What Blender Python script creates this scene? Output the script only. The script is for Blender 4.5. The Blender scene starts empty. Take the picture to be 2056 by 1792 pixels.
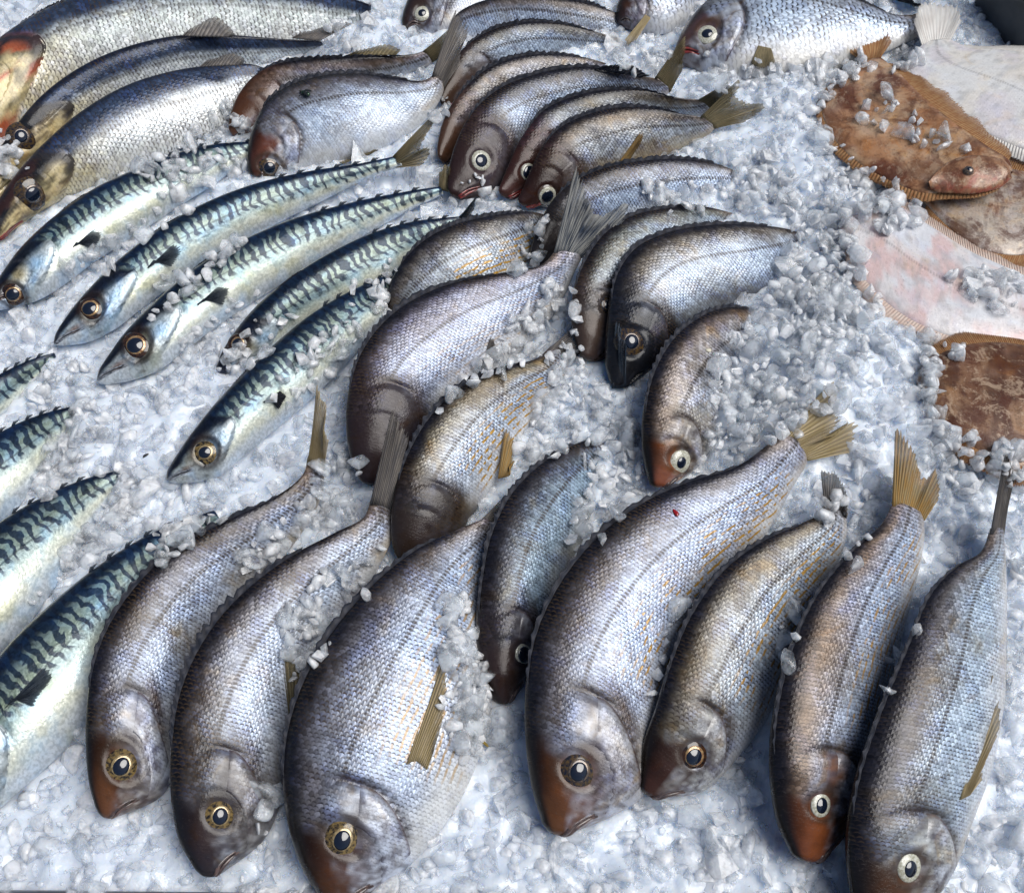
import bpy, math, random
import numpy as np
from mathutils import Vector, Matrix
from mathutils.bvhtree import BVHTree

R = math.radians
random.seed(7)
rng = np.random.default_rng(7)
scene = bpy.context.scene
COL = scene.collection

# ------------------------------------------------------------------ camera
CAM_H, PITCH, VFOV = 0.80, R(58), R(44)
PW, PH = 2056.0, 1792.0                       # pixel frame used for measuring
cam_d = bpy.data.cameras.new('camera')
cam = bpy.data.objects.new('camera', cam_d); COL.objects.link(cam)
cam.location = (0, 0, CAM_H)
cam.rotation_euler = (R(90) - PITCH, 0, 0)
cam_d.sensor_fit = 'VERTICAL'
cam_d.angle_y = VFOV
cam_d.sensor_fit = 'VERTICAL'
cam_d.clip_start, cam_d.clip_end = 0.01, 100
scene.camera = cam
scene.render.resolution_x, scene.render.resolution_y = 1024, 892

# ------------------------------------------------------------------ light
SUN_EL, SUN_AZ = R(60), R(98)                 # azimuth from +Y towards +X
world = bpy.data.worlds.new('World'); scene.world = world
world.use_nodes = True
wn = world.node_tree; wn.nodes.clear()
sky = wn.nodes.new('ShaderNodeTexSky'); sky.sky_type = 'NISHITA'
sky.sun_disc = False; sky.sun_elevation = SUN_EL; sky.sun_rotation = SUN_AZ
sky.air_density = 1.0; sky.dust_density = 2.0; sky.ozone_density = 1.0
bg = wn.nodes.new('ShaderNodeBackground'); bg.inputs['Strength'].default_value = 0.05
wo = wn.nodes.new('ShaderNodeOutputWorld')
wn.links.new(sky.outputs[0], bg.inputs[0]); wn.links.new(bg.outputs[0], wo.inputs[0])
sd = bpy.data.lights.new('sun', 'SUN'); sun = bpy.data.objects.new('sun', sd); COL.objects.link(sun)
sd.energy = 2.6; sd.angle = R(45); sd.color = (1.0, 0.985, 0.955)
sdir = Vector((math.sin(SUN_AZ) * math.cos(SUN_EL), math.cos(SUN_AZ) * math.cos(SUN_EL), math.sin(SUN_EL)))
sun.rotation_euler = sdir.to_track_quat('Z', 'Y').to_euler()
vs = scene.view_settings
vs.view_transform = 'Standard'; vs.look = 'None'; vs.exposure = 0.28; vs.gamma = 1.0; vs.use_curve_mapping = False
cy = scene.cycles
cy.use_denoising = True
cy.max_bounces = 11; cy.use_adaptive_sampling = True; cy.adaptive_threshold = .02; cy.transmission_bounces = 6; cy.glossy_bounces = 3; cy.diffuse_bounces = 8; cy.transparent_max_bounces = 10
cy.caustics_reflective = False; cy.caustics_refractive = True
cy.sample_clamp_indirect = 6.0

# ------------------------------------------------------------------ helpers
FPX = (PH / 2) / math.tan(VFOV / 2)
CAMP = np.array([0, 0, CAM_H])

def ray(px, py):
    x = (px - PW / 2) / FPX; y = -(py - PH / 2) / FPX
    fwd = np.array([0, math.cos(PITCH), -math.sin(PITCH)])
    up = np.array([0, math.sin(PITCH), math.cos(PITCH)])
    d = fwd + x * np.array([1, 0, 0]) + y * up
    return d / np.linalg.norm(d)

def at(px, py, z=0.0):
    """the place at height z that the photograph shows at (px, py)"""
    d = ray(px, py)
    return CAMP + d * ((z - CAM_H) / d[2])

def crom(pts, n):
    """smooth curve through pts, n samples even in arc length"""
    P = np.asarray(pts, float)
    if len(P) == 2:
        t = np.linspace(0, 1, n)[:, None]; return P[0] * (1 - t) + P[1] * t
    Q = np.vstack([2 * P[0] - P[1], P, 2 * P[-1] - P[-2]])
    out = []
    for i in range(1, len(Q) - 2):
        p0, p1, p2, p3 = Q[i - 1:i + 3]
        t = np.linspace(0, 1, 40, endpoint=False)[:, None]
        out.append(.5 * ((2 * p1) + (-p0 + p2) * t + (2 * p0 - 5 * p1 + 4 * p2 - p3) * t ** 2 + (-p0 + 3 * p1 - 3 * p2 + p3) * t ** 3))
    out = np.vstack(out + [P[-1:]])
    s = np.r_[0, np.cumsum(np.linalg.norm(np.diff(out, axis=0), axis=1))]
    u = np.linspace(0, s[-1], n)
    return np.stack([np.interp(u, s, out[:, k]) for k in range(P.shape[1])], 1)

def smooth(a, k):
    for _ in range(k):
        b = a.copy(); b[1:-1] = (a[:-2] + 2 * a[1:-1] + a[2:]) / 4; a = b
    return a

def sstep(a, b, x):
    t = np.clip((x - a) / (b - a), 0, 1); return t * t * (3 - 2 * t)

def vnoise(x, y, seed=0):
    xi = np.floor(x).astype(np.int64); yi = np.floor(y).astype(np.int64)
    fx = x - xi; fy = y - yi; fx = fx * fx * (3 - 2 * fx); fy = fy * fy * (3 - 2 * fy)
    def h(a, b):
        n = (a * 374761393 + b * 668265263 + seed * 974711) & 0x7fffffff
        n = ((n ^ (n >> 13)) * 1274126177) & 0x7fffffff
        return ((n ^ (n >> 16)) & 0xffff) / 65535.0
    return (h(xi, yi) * (1 - fx) + h(xi + 1, yi) * fx) * (1 - fy) + (h(xi, yi + 1) * (1 - fx) + h(xi + 1, yi + 1) * fx) * fy

def fbm(x, y, seed=0, o=3):
    r = 0; a = .5; 
    for k in range(o):
        r = r + a * vnoise(x * 2 ** k, y * 2 ** k, seed + k * 17); a *= .5
    return r / (1 - .5 ** o)

def mesh_obj(name, V, F, mat=None, parent=None, attrs=None, shade=True):
    me = bpy.data.meshes.new(name)
    V = np.asarray(V, np.float32)
    if isinstance(F, np.ndarray):
        k = F.shape[1]; n = len(F)
        me.vertices.add(len(V)); me.vertices.foreach_set('co', V.ravel())
        me.loops.add(n * k); me.loops.foreach_set('vertex_index', F.astype(np.int32).ravel())
        me.polygons.add(n); me.polygons.foreach_set('loop_start', np.arange(0, n * k, k, dtype=np.int32))
        me.update(calc_edges=True)
    else:
        me.from_pydata([tuple(v) for v in V], [], F)
    if shade: me.polygons.foreach_set('use_smooth', np.ones(len(me.polygons), dtype=bool))
    for nm, (ty, arr) in (attrs or {}).items():
        a = me.attributes.new(nm, ty, 'POINT')
        if ty == 'FLOAT_COLOR':
            arr = np.c_[arr, np.ones(len(arr))]; a.data.foreach_set('color', arr.astype(np.float32).ravel())
        else:
            a.data.foreach_set('vector', arr.astype(np.float32).ravel())
    me.update()
    if mat: me.materials.append(mat)
    o = bpy.data.objects.new(name, me); COL.objects.link(o)
    if parent: o.parent = parent
    return o

def grid_faces(nu, nv, wrap=False):
    i = np.arange(nu - 1)[:, None]; nvv = nv if wrap else nv - 1
    j = np.arange(nvv)[None]; j2 = (j + 1) % nv
    return np.stack([i * nv + j, (i + 1) * nv + j, (i + 1) * nv + j2, i * nv + j2], -1).reshape(-1, 4)

def thing(name, label, cat, group=None, loc=(0, 0, 0)):
    o = bpy.data.objects.new(name, None); COL.objects.link(o); o.empty_display_size = .02
    o.location = loc; o['label'] = label; o['category'] = cat
    if group: o['group'] = group
    return o

# ------------------------------------------------------------------ materials
class NT:
    def __init__(s, name):
        s.m = bpy.data.materials.new(name); s.m.use_nodes = True; s.t = s.m.node_tree
        s.t.nodes.clear()
    def n(s, ty, **k):
        nd = s.t.nodes.new(ty)
        for a, b in k.items(): setattr(nd, a, b)
        return nd
    def put(s, sock, v):
        if hasattr(v, 'bl_rna') and isinstance(v, bpy.types.NodeSocket): s.t.links.new(v, sock)
        else: sock.default_value = v
    def math(s, op, a, b=None, c=None, clamp=False):
        nd = s.n('ShaderNodeMath', operation=op, use_clamp=clamp)
        s.put(nd.inputs[0], a)
        if b is not None: s.put(nd.inputs[1], b)
        if c is not None: s.put(nd.inputs[2], c)
        return nd.outputs[0]
    def ss(s, x, a, b, lo=0.0, hi=1.0):
        nd = s.n('ShaderNodeMapRange', interpolation_type='SMOOTHSTEP')
        for k, v in enumerate((x, a, b, lo, hi)): s.put(nd.inputs[k], v)
        return nd.outputs[0]
    def mix(s, f, a, b, blend='MIX'):
        nd = s.n('ShaderNodeMix', data_type='RGBA', blend_type=blend)
        s.put(nd.inputs[0], f)
        for k, v in ((6, a), (7, b)):
            s.put(nd.inputs[k], (*v, 1) if isinstance(v, tuple) and len(v) == 3 else v)
        return nd.outputs[2]
    def noise(s, vec, scale, detail=3, rough=.5, dist=0, dim='3D'):
        nd = s.n('ShaderNodeTexNoise', noise_dimensions=dim)
        if vec is not None: s.t.links.new(vec, nd.inputs['Vector'])
        nd.inputs['Scale'].default_value = scale; nd.inputs['Detail'].default_value = detail
        nd.inputs['Roughness'].default_value = rough; nd.inputs['Distortion'].default_value = dist
        return nd.outputs[0]
    def attr(s, name):
        nd = s.n('ShaderNodeAttribute'); nd.attribute_name = name; return nd
    def sep(s, v):
        nd = s.n('ShaderNodeSeparateXYZ'); s.t.links.new(v, nd.inputs[0]); return nd.outputs
    def comb(s, x, y, z=0.0):
        nd = s.n('ShaderNodeCombineXYZ'); s.put(nd.inputs[0], x); s.put(nd.inputs[1], y); s.put(nd.inputs[2], z); return nd.outputs[0]
    def bump(s, h, dist, strength=1.0, prev=None):
        nd = s.n('ShaderNodeBump'); s.put(nd.inputs['Height'], h); nd.inputs['Distance'].default_value = dist
        nd.inputs['Strength'].default_value = strength
        if prev is not None: s.t.links.new(prev, nd.inputs['Normal'])
        return nd.outputs[0]
    def principled(s, **k):
        p = s.n('ShaderNodeBsdfPrincipled'); o = s.n('ShaderNodeOutputMaterial')
        s.t.links.new(p.outputs[0], o.inputs[0])
        for a, b in k.items():
            s.put(p.inputs[a], (*b, 1) if isinstance(b, tuple) and len(b) == 3 else b)
        return p

def fish_material(name, kind, seed, scale=0.0033, warm=.35, edge=.75, ystripe=0.0, latc=(.05, .04, .035), rough=.34, mott=0.0):
    N = NT(name)
    col = N.attr('col').outputs['Color']
    fp = N.sep(N.attr('fp').outputs['Vector']); S, W, LAT = fp[0], fp[1], fp[2]
    ms = N.sep(N.attr('msk').outputs['Vector']); MS, MY, ML = ms[0], ms[1], ms[2]
    P = N.comb(N.math('ADD', S, seed * .73), W, seed * .31)
    if kind == 'mackerel':
        n1 = N.noise(P, 55, 2); n2 = N.noise(P, 150, 2); n3 = N.noise(P, 420, 3)
        ph = N.math('ADD', N.math('MULTIPLY', S, 1 / .0088), N.math('MULTIPLY', N.math('SUBTRACT', n1, .5), 2.2))
        ph = N.math('ADD', ph, N.math('MULTIPLY', N.math('SINE', N.math('MULTIPLY', W, 300)), .07))
        ph = N.math('ADD', ph, N.math('MULTIPLY', N.math('SUBTRACT', n2, .5), .75))
        ph = N.math('ADD', ph, N.math('MULTIPLY', W, 14))
        bar = N.math('SINE', N.math('MULTIPLY', ph, 6.2832))
        thr = N.ss(LAT, -.006, .014, .42, -.22)
        bar = N.ss(N.math('SUBTRACT', bar, thr), -.35, .30)
        low = N.ss(N.math('ADD', LAT, N.math('MULTIPLY', N.math('SUBTRACT', n2, .5), .012)), -.008, -.003)
        bar = N.math('MULTIPLY', N.math('MULTIPLY', bar, low), MY)
        c = N.mix(N.math('MULTIPLY', bar, .92), col, (.012, .026, .055))
        smear = N.math('MULTIPLY', N.ss(n1, .40, .7), .55)
        c = N.mix(N.math('MULTIPLY', smear, MY), c, (.30, .42, .50), 'MULTIPLY') if False else c
        tint = N.noise(P, 28, 3, .6)
        c = N.mix(N.ss(tint, .50, .72, 0, .5), c, (.22, .42, .72), 'OVERLAY')
        c = N.mix(N.ss(tint, .46, .28, 0, .45), c, (.70, .66, .36), 'MULTIPLY')
        ll = N.ss(N.math('ABSOLUTE', LAT), .0004, .0011, .5, 0)
        c = N.mix(N.math('MULTIPLY', ll, MY), c, (.02, .03, .04))
        c = N.mix(N.ss(n3, .38, .62, .40, 0), c, (.30, .33, .33), 'MULTIPLY')
        n4 = N.noise(P, 95, 4, .7, .6)
        c = N.mix(N.math('MULTIPLY', N.ss(n4, .50, .66, 0, .55), N.ss(LAT, -.020, -.004, .25, 1.0)), c, (.16, .18, .18), 'MULTIPLY')
        c = N.mix(N.ss(n1, .50, .30, 0, .6), c, (.45, .66, .95), 'SOFT_LIGHT')
        b = N.bump(n3, .0006, .5)
        bw = N.n('ShaderNodeRGBToBW'); N.t.links.new(c, bw.inputs[0])
        p = N.principled(**{'Base Color': c, 'Metallic': .26, 'Roughness': .30, 'Normal': b, 'Coat Weight': .40, 'Coat Roughness': .05, 'Coat Normal': N.bump(n4, .002, .5), 'Specular IOR Level': N.ss(bw.outputs[0], .02, .30, .10, .45)})
        return N.m
    # scaled skin: overlapping rounded plates, rear edges proud
    d1 = N.noise(P, 90, 2); d2 = N.noise(P, 26, 2)
    X = N.math('ADD', N.math('MULTIPLY', S, 1 / (scale * .86)), N.math('MULTIPLY', d1, .9))
    X = N.math('ADD', X, N.math('MULTIPLY', d2, 2.0))
    Y = N.math('ADD', N.math('MULTIPLY', W, 1 / (scale * 1.12)), N.math('MULTIPLY', d1, -.8))
    i = N.math('FLOOR', X); fx = N.math('SUBTRACT', X, i)
    Yo = N.math('ADD', Y, N.math('MULTIPLY', N.math('FLOORED_MODULO', i, 2.0), .5))
    j = N.math('FLOOR', Yo); fy = N.math('ABSOLUTE', N.math('SUBTRACT', N.math('SUBTRACT', Yo, j), .5))
    fh = N.math('SUBTRACT', .5, fy)
    e = N.math('SUBTRACT', 1.0, N.math('MULTIPLY', N.math('MULTIPLY', fy, fy), 1.5))
    eh = N.math('SUBTRACT', 1.0, N.math('MULTIPLY', N.math('MULTIPLY', fh, fh), 1.5))
    d = N.math('SUBTRACT', fx, e)
    under = N.math('GREATER_THAN', d, 0.0)
    qa = N.math('SUBTRACT', N.math('ADD', fx, 1.0), eh)
    q = N.math('ADD', N.math('MULTIPLY', under, d), N.math('MULTIPLY', N.math('SUBTRACT', 1.0, under), qa))
    i2 = N.math('ADD', i, under)
    j2 = N.math('FLOOR', N.math('ADD', Y, N.math('MULTIPLY', N.math('FLOORED_MODULO', i2, 2.0), .5)))
    wn_ = N.n('ShaderNodeTexWhiteNoise', noise_dimensions='3D')
    N.t.links.new(N.comb(i2, j2, float(seed)), wn_.inputs['Vector'])
    rv = N.sep(wn_.outputs['Color'])
    crease = N.ss(N.math('ADD', q, N.math('MULTIPLY', N.math('SUBTRACT', rv[2], .5), .16)), .06, .58, 1.0, 0.0)
    fe = N.math('ADD', N.math('MULTIPLY', under, fy), N.math('MULTIPLY', N.math('SUBTRACT', 1.0, under), fh))
    crease = N.math('MULTIPLY', crease, N.ss(fe, .22, .48, 1.0, .30))
    big = N.noise(P, 16, 4, .6); med = N.noise(P, 60, 4, .6)
    # skin tone: brown-olive areas, with violet and blue sheen painted in as colour
    c = N.mix(N.math('MULTIPLY', N.ss(big, .44, .64), warm), col, (.46, .36, .22), 'MULTIPLY')
    c = N.mix(N.math('MULTIPLY', N.ss(med, .48, .70, 0, .55), N.ss(MS, 0.0, .6, .35, 1.0)), c, (.36, .44, .78), 'SOFT_LIGHT')
    c = N.mix(N.ss(N.noise(P, 34, 3, .6, 1.0), .54, .72, 0, .40 + .45 * warm), c, (.60, .40, .14), 'SOFT_LIGHT')
    c = N.mix(N.math('MULTIPLY', N.ss(rv[0], .2, 1.0, 0, .62), MS), c, (.40, .38, .40), 'MULTIPLY')
    c = N.mix(N.math('MULTIPLY', N.ss(rv[1], .3, 1.0, 0, .55), MS), c, (1.0, 1.05, 1.18), 'SOFT_LIGHT')
    edge_f = N.math('MULTIPLY', N.math('MULTIPLY', crease, MS), N.ss(med, .34, .60, edge * .60, min(1.0, edge * 1.45)))
    c = N.mix(edge_f, c, N.mix(N.ss(big, .4, .62), (.022, .020, .024), (.075, .048, .026)))  # dark brown gaps between scales plus the shadow behind each edge, painted in
    # row of pored scales along the side
    lat = N.ss(N.math('ABSOLUTE', LAT), .0008, .0026, 1, 0)
    dash = N.ss(N.math('SINE', N.math('MULTIPLY', X, 6.2832)), -.7, .5, .35, 1)
    c = N.mix(N.math('MULTIPLY', N.math('MULTIPLY', lat, dash), N.math('MULTIPLY', ML, .85)), c, latc)
    # yellow dashes in rows on the lower flank
    if ystripe > 0:
        st = N.math('SINE', N.math('MULTIPLY', N.math('ADD', LAT, N.math('MULTIPLY', d1, .004)), 6.2832 / .0062))
        st = N.math('MULTIPLY', N.ss(st, .30, .75), N.ss(rv[2], .20, .45))
        st = N.math('MULTIPLY', st, N.ss(N.noise(P, 38, 2), .34, .52))
        c = N.mix(N.math('MULTIPLY', N.math('MULTIPLY', st, MY), ystripe), c, (.42, .23, .025))
    if mott > 0:
        c = N.mix(N.ss(N.noise(P, 30, 6, .7, .8), .47, .60, 0, mott), c, (.085, .028, .016))
        c = N.mix(N.ss(N.noise(P, 75, 6, .75, .5), .52, .62, 0, mott * .7), c, (.50, .36, .24))
        c = N.mix(N.ss(N.noise(P, 210, 4, .7), .54, .66, 0, mott * .6), c, (.06, .025, .015))
    speck = N.noise(P, 520, 3, .7)
    c = N.mix(N.ss(speck, .56, .72, 0, .35), c, (.06, .05, .045))
    bw = N.n('ShaderNodeRGBToBW'); N.t.links.new(c, bw.inputs[0]); lum = bw.outputs[0]
    hgt = N.math('ADD', N.math('MULTIPLY', N.math('MULTIPLY', q, MS), 1.0), N.math('MULTIPLY', speck, .25))
    hgt = N.math('ADD', hgt, N.math('MULTIPLY', N.math('MULTIPLY', rv[2], MS), .25))
    b = N.bump(hgt, scale * .12, 1.0)
    b = N.bump(med, .0012, .5, b)
    ro = N.math('ADD', rough - .08, N.math('MULTIPLY', rv[1], .16))
    p = N.principled(**{'Base Color': c, 'Metallic': N.math('ADD', .06, N.math('MULTIPLY', MS, .14)), 'Roughness': ro, 'Normal': b,
                        'Coat Weight': .40, 'Coat Roughness': .05, 'Coat Normal': N.bump(N.math('ADD', speck, N.math('MULTIPLY', q, MS)), .0004, .5), 'Specular IOR Level': N.ss(lum, .02, .30, .10, .48)})
    return N.m

def fin_material(name, c1, c2, alpha=.72, rib=.55):
    N = NT(name)
    fp = N.sep(N.attr('fp').outputs['Vector'])
    P = N.comb(N.math('MULTIPLY', fp[0], 30.0), fp[1], 0.0)
    st = N.math('SINE', N.math('MULTIPLY', fp[0], 6.2832))
    nz = N.noise(N.comb(N.math('MULTIPLY', fp[0], .7), N.math('MULTIPLY', fp[1], 2.0)), 1.3, 3)
    c = N.mix(N.ss(nz, .35, .7), c1, c2)
    c = N.mix(N.math('MULTIPLY', N.ss(st, -.2, .9, .0, rib), N.ss(nz, .2, .7, .5, 1.0)), c, (.25, .22, .20), 'MULTIPLY')
    b = N.bump(st, .0005, .8)
    N.principled(**{'Base Color': c, 'Roughness': .6, 'Specular IOR Level': .10, 'Normal': b, 'Coat Weight': .0, 'Coat Roughness': .15,
                    'Alpha': N.ss(fp[1], .15, 1.0, 1.0, alpha)})
    return N.m

def plain(name, c, rough=.3, metal=0.0, coat=0.0, nscale=0, c2=None):
    N = NT(name)
    base = c
    if nscale:
        tc = N.n('ShaderNodeTexCoord').outputs['Object']
        base = N.mix(N.ss(N.noise(tc, nscale, 4, .6), .36, .64), c, c2 or tuple(x * .5 for x in c))
    N.principled(**{'Base Color': base, 'Roughness': rough, 'Metallic': metal, 'Coat Weight': coat, 'Coat Roughness': .03})
    return N.m

def ice_material(name, white, clear, sc=.007, sw=.4):
    """wet crushed ice: clear parts, milky parts, a glossy melting skin"""
    N = NT(name)
    tc = N.n('ShaderNodeNewGeometry').outputs['Position']
    n1 = N.noise(tc, 330, 3, .65); n2 = N.noise(tc, 85, 3, .6)
    b = N.bump(n1, .0010, .5); b = N.bump(n2, .003, .45, b)
    def sh(ty, **k):
        nd = N.n(ty)
        for a, v in k.items(): nd.inputs[a].default_value = v
        if 'Normal' in nd.inputs: N.t.links.new(b, nd.inputs['Normal'])
        return nd.outputs[0]
    def mx(f, x, y):
        nd = N.n('ShaderNodeMixShader'); N.put(nd.inputs[0], f); N.t.links.new(x, nd.inputs[1]); N.t.links.new(y, nd.inputs[2]); return nd.outputs[0]
    pr = N.n('ShaderNodeBsdfPrincipled'); pr.inputs['Base Color'].default_value = (*white, 1); pr.inputs['Roughness'].default_value = .14
    pr.inputs['Subsurface Weight'].default_value = sw; pr.inputs['Subsurface Radius'].default_value = (.8, .95, 1.1); pr.inputs['Subsurface Scale'].default_value = sc
    pr.inputs['IOR'].default_value = 1.31; N.t.links.new(b, pr.inputs['Normal']); milky = pr.outputs[0]
    clr = mx(.28, sh('ShaderNodeBsdfTransparent', Color=(1, 1, 1, 1)), sh('ShaderNodeBsdfGlass', Roughness=.05, IOR=1.31, Color=(.98, .99, 1, 1)))
    body = mx(N.ss(n2, .36, .66, max(clear - .28, 0.0), min(clear + .28, .97) if clear else 0.0), milky, clr)
    fr = N.n('ShaderNodeFresnel'); fr.inputs['IOR'].default_value = 1.38; N.t.links.new(b, fr.inputs['Normal'])
    front = N.math('SUBTRACT', 1.0, N.n('ShaderNodeNewGeometry').outputs['Backfacing'])
    out = mx(N.math('MULTIPLY', fr.outputs[0], front), body, sh('ShaderNodeBsdfGlossy', Roughness=.05))
    o = N.n('ShaderNodeOutputMaterial'); N.t.links.new(out, o.inputs[0])
    return N.m

M_ICE = ice_material('crushed_ice', (.86, .91, .98), .66, .0050)
M_ICE3 = ice_material('milky_ice', (.92, .95, .985), .52, .0060)
M_ICE2 = ice_material('clear_ice', (.86, .91, .98), .80, .0050)
M_BED = ice_material('ice_bed', (.74, .81, .93), .0, .010, 1.0)
M_PUPIL = plain('pupil', (.006, .010, .022), .06, 0, 1.0)
M_SOCKET = plain('eye_rim', (.035, .028, .02), .18, .2, .8)
M_IRIS = {
    'gold': plain('iris_gold', (.46, .35, .18), .2, .35, .9, 600, (.26, .18, .08)),
    'white': plain('iris_white', (.60, .60, .53), .2, 0, .5, 700, (.34, .33, .24)),
    'dark': plain('iris_dark', (.20, .14, .09), .2, .3, .9, 500, (.06, .05, .05)),
    'copper': plain('iris_copper', (.50, .34, .16), .2, .4, .9, 500, (.26, .12, .05)),
}
# outer ring of the eye, inner and outer radius of the bright ring
EYE = {
    'gold': (plain('eye_olive', (.22, .15, .055), .12, .1, .3, 420, (.012, .012, .014)), .52, .61),
    'white': (plain('eye_dusk', (.05, .04, .04), .2, 0, .8, 300, (.10, .07, .05)), .44, .90),
    'dark': (plain('eye_black', (.010, .012, .022), .12, 0, .3, 420, (.09, .055, .02)), .50, .58),
    'copper': (plain('eye_brown', (.05, .022, .010), .12, 0, .3, 420, (.008, .007, .009)), .60, .70),
}
M_LIP = plain('lip', (.13, .085, .075), .3, 0, .5, 300, (.05, .035, .035))
M_LIPR = plain('lip_red', (.26, .035, .03), .3, 0, .5, 300, (.10, .02, .02))
M_LIPB = plain('lip_pale', (.30, .32, .36), .3, .1, .5, 300, (.05, .06, .08))

# ------------------------------------------------------------------ fish
ALLV, ALLF = [], []          # every fish surface, for resting the ice on it
def collect(V, F):
    base = sum(len(v) for v in ALLV)
    ALLV.append(np.asarray(V)); ALLF.extend([tuple(int(i) + base for i in f) for f in F])

class Geo:
    ND = 240
    def __init__(s, D, V, zd, zv, thick, q=.56, kind='bream'):
        nd = s.ND; t = np.linspace(0, 1, nd)
        Dp, Vp = crom(D, nd), crom(V, nd)
        zd = np.interp(t, np.linspace(0, 1, len(np.atleast_1d(zd))), np.atleast_1d(zd))
        zv = np.interp(t, np.linspace(0, 1, len(np.atleast_1d(zv))), np.atleast_1d(zv))
        zd, zv = smooth(zd, 200), smooth(zv, 200)
        s.D = np.array([at(p[0], p[1], z) for p, z in zip(Dp, zd)])
        s.V = np.array([at(p[0], p[1], z) for p, z in zip(Vp, zv)])
        s.M = (s.D + s.V) / 2; s.B = (s.D - s.V) / 2
        T = np.gradient(smooth(s.M, 30), axis=0)
        N = np.cross(T, s.B); N /= np.linalg.norm(N, axis=1)[:, None]
        if N[:, 2].mean() < 0: N = -N
        s.N = smooth(N, 20); s.N /= np.linalg.norm(s.N, axis=1)[:, None]
        s.hb = np.linalg.norm(s.B, axis=1)
        s.L = np.linalg.norm(np.diff(s.M, axis=0), axis=1).sum()
        prof = np.interp(t, [0, .03, .10, .22, .40, .60, .80, .92, 1], [.30, .46, .74, .94, 1.0, .86, .50, .27, .16])
        s.t = smooth(prof, 8) * thick * np.max(smooth(s.hb, 30))
        s.q = q; s.kind = kind; s.u = t
    def ip(s, A, u):
        x = np.clip(u, 0, 1) * (s.ND - 1); i = np.minimum(x.astype(int), s.ND - 2); f = x - i
        if A.ndim == 1: return A[i] * (1 - f) + A[i + 1] * f
        return A[i] * (1 - f)[:, None] + A[i + 1] * f[:, None]
    def eval(s, u, x, side=1.0, off=0.0):
        u = np.asarray(u, float); x = np.asarray(x, float)
        y = np.clip(1 - x * x, 0, 1) ** s.q
        P = s.ip(s.M, u) + s.ip(s.B, u) * x[:, None] + s.ip(s.N, u) * ((s.ip(s.t, u) * y + s.disp(u, x) * np.minimum(1, y * 3)) * side + off)[:, None]
        return P
    # operculum rear edge and front edge as u(x); x=+1 back, -1 belly
    ug = .27
    def gill(s, x):  return s.ug + .035 * (1 - ((x - .05) / .9) ** 2) - .05 * sstep(.1, -1, x) * 1.6 - .02 * sstep(.3, .9, x)
    def pre(s, x):   return s.gill(x) - .088 - .02 * sstep(-.2, -.9, x)
    eye = None
    def dist_eye(s, u, x):
        hb = s.ip(s.hb, np.asarray(u, float)); return np.hypot((u - s.eye[0]) * s.L, (x - s.eye[1]) * hb)
    def set_eye(s, px, py, er):
        d = np.array(ray(px, py)); i = 20
        for _ in range(4):
            n = s.N[i]; c = s.M[i] + n * s.t[i] * .8; t = ((c - CAMP) @ n) / (d @ n); p = CAMP + d * t
            i = int(np.argmin(np.linalg.norm(s.M[:110] - p, axis=1) + 0))
            # station whose cross-section holds p
            T = np.gradient(s.M, axis=0); off = np.abs(np.einsum('ij,ij->i', p - s.M, T / np.linalg.norm(T, axis=1)[:, None])); i = int(np.argmin(off[:110]))
        x = ((p - s.M[i]) @ s.B[i]) / s.hb[i] ** 2
        s.eye = (i / (s.ND - 1), float(np.clip(x, -.85, .85)), PX_R(px, py, er, p[2]) * 1.18)
    def disp(s, u, x):
        k = s.hb.max()
        g = s.gill(x); w = np.clip(1 - ((x + .05) / .85) ** 2, 0, 1)
        a = (u - g) / .012
        d = -.035 * k * np.exp(-a * a) * w                       # slit behind the gill cover
        d = d + .030 * k * sstep(-.10, -.004, u - g) * (u < g) * w
        p = s.pre(x); a = (u - p) / .010
        d = d - .022 * k * np.exp(-a * a) * w
        if s.eye is not None:                                     # the skin rises round the eye
            r_ = s.dist_eye(u, x) / s.eye[2]
            d = d + s.eye[2] * (.03 * np.exp(-((r_ - 1.32) / .22) ** 2) - .30 * np.exp(-(r_ / .9) ** 4))
        xm = s.mx0 + s.mx1 * u; on = sstep(s.ml * 1.1, s.ml * .6, u)
        d = d + .040 * k * on * (np.exp(-((x - xm - .20) / .09) ** 2) + .8 * np.exp(-((x - xm + .20) / .10) ** 2))
        # bone edge under the cheek
        a = (u - s.pre(x) + .055) / .010
        d = d - .014 * k * np.exp(-a * a) * w * (x < .1)
        # mouth slit
        xm = s.mx0 + s.mx1 * u
        a = (x - xm) / .06
        d = d - .10 * k * np.exp(-a * a) * sstep(s.ml, s.ml * .65, u)
        return d
    mx0, mx1, ml = -.15, -4.6, .105

def lerp(a, b, f):
    return a * (1 - f[..., None]) + b * f[..., None]

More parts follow.
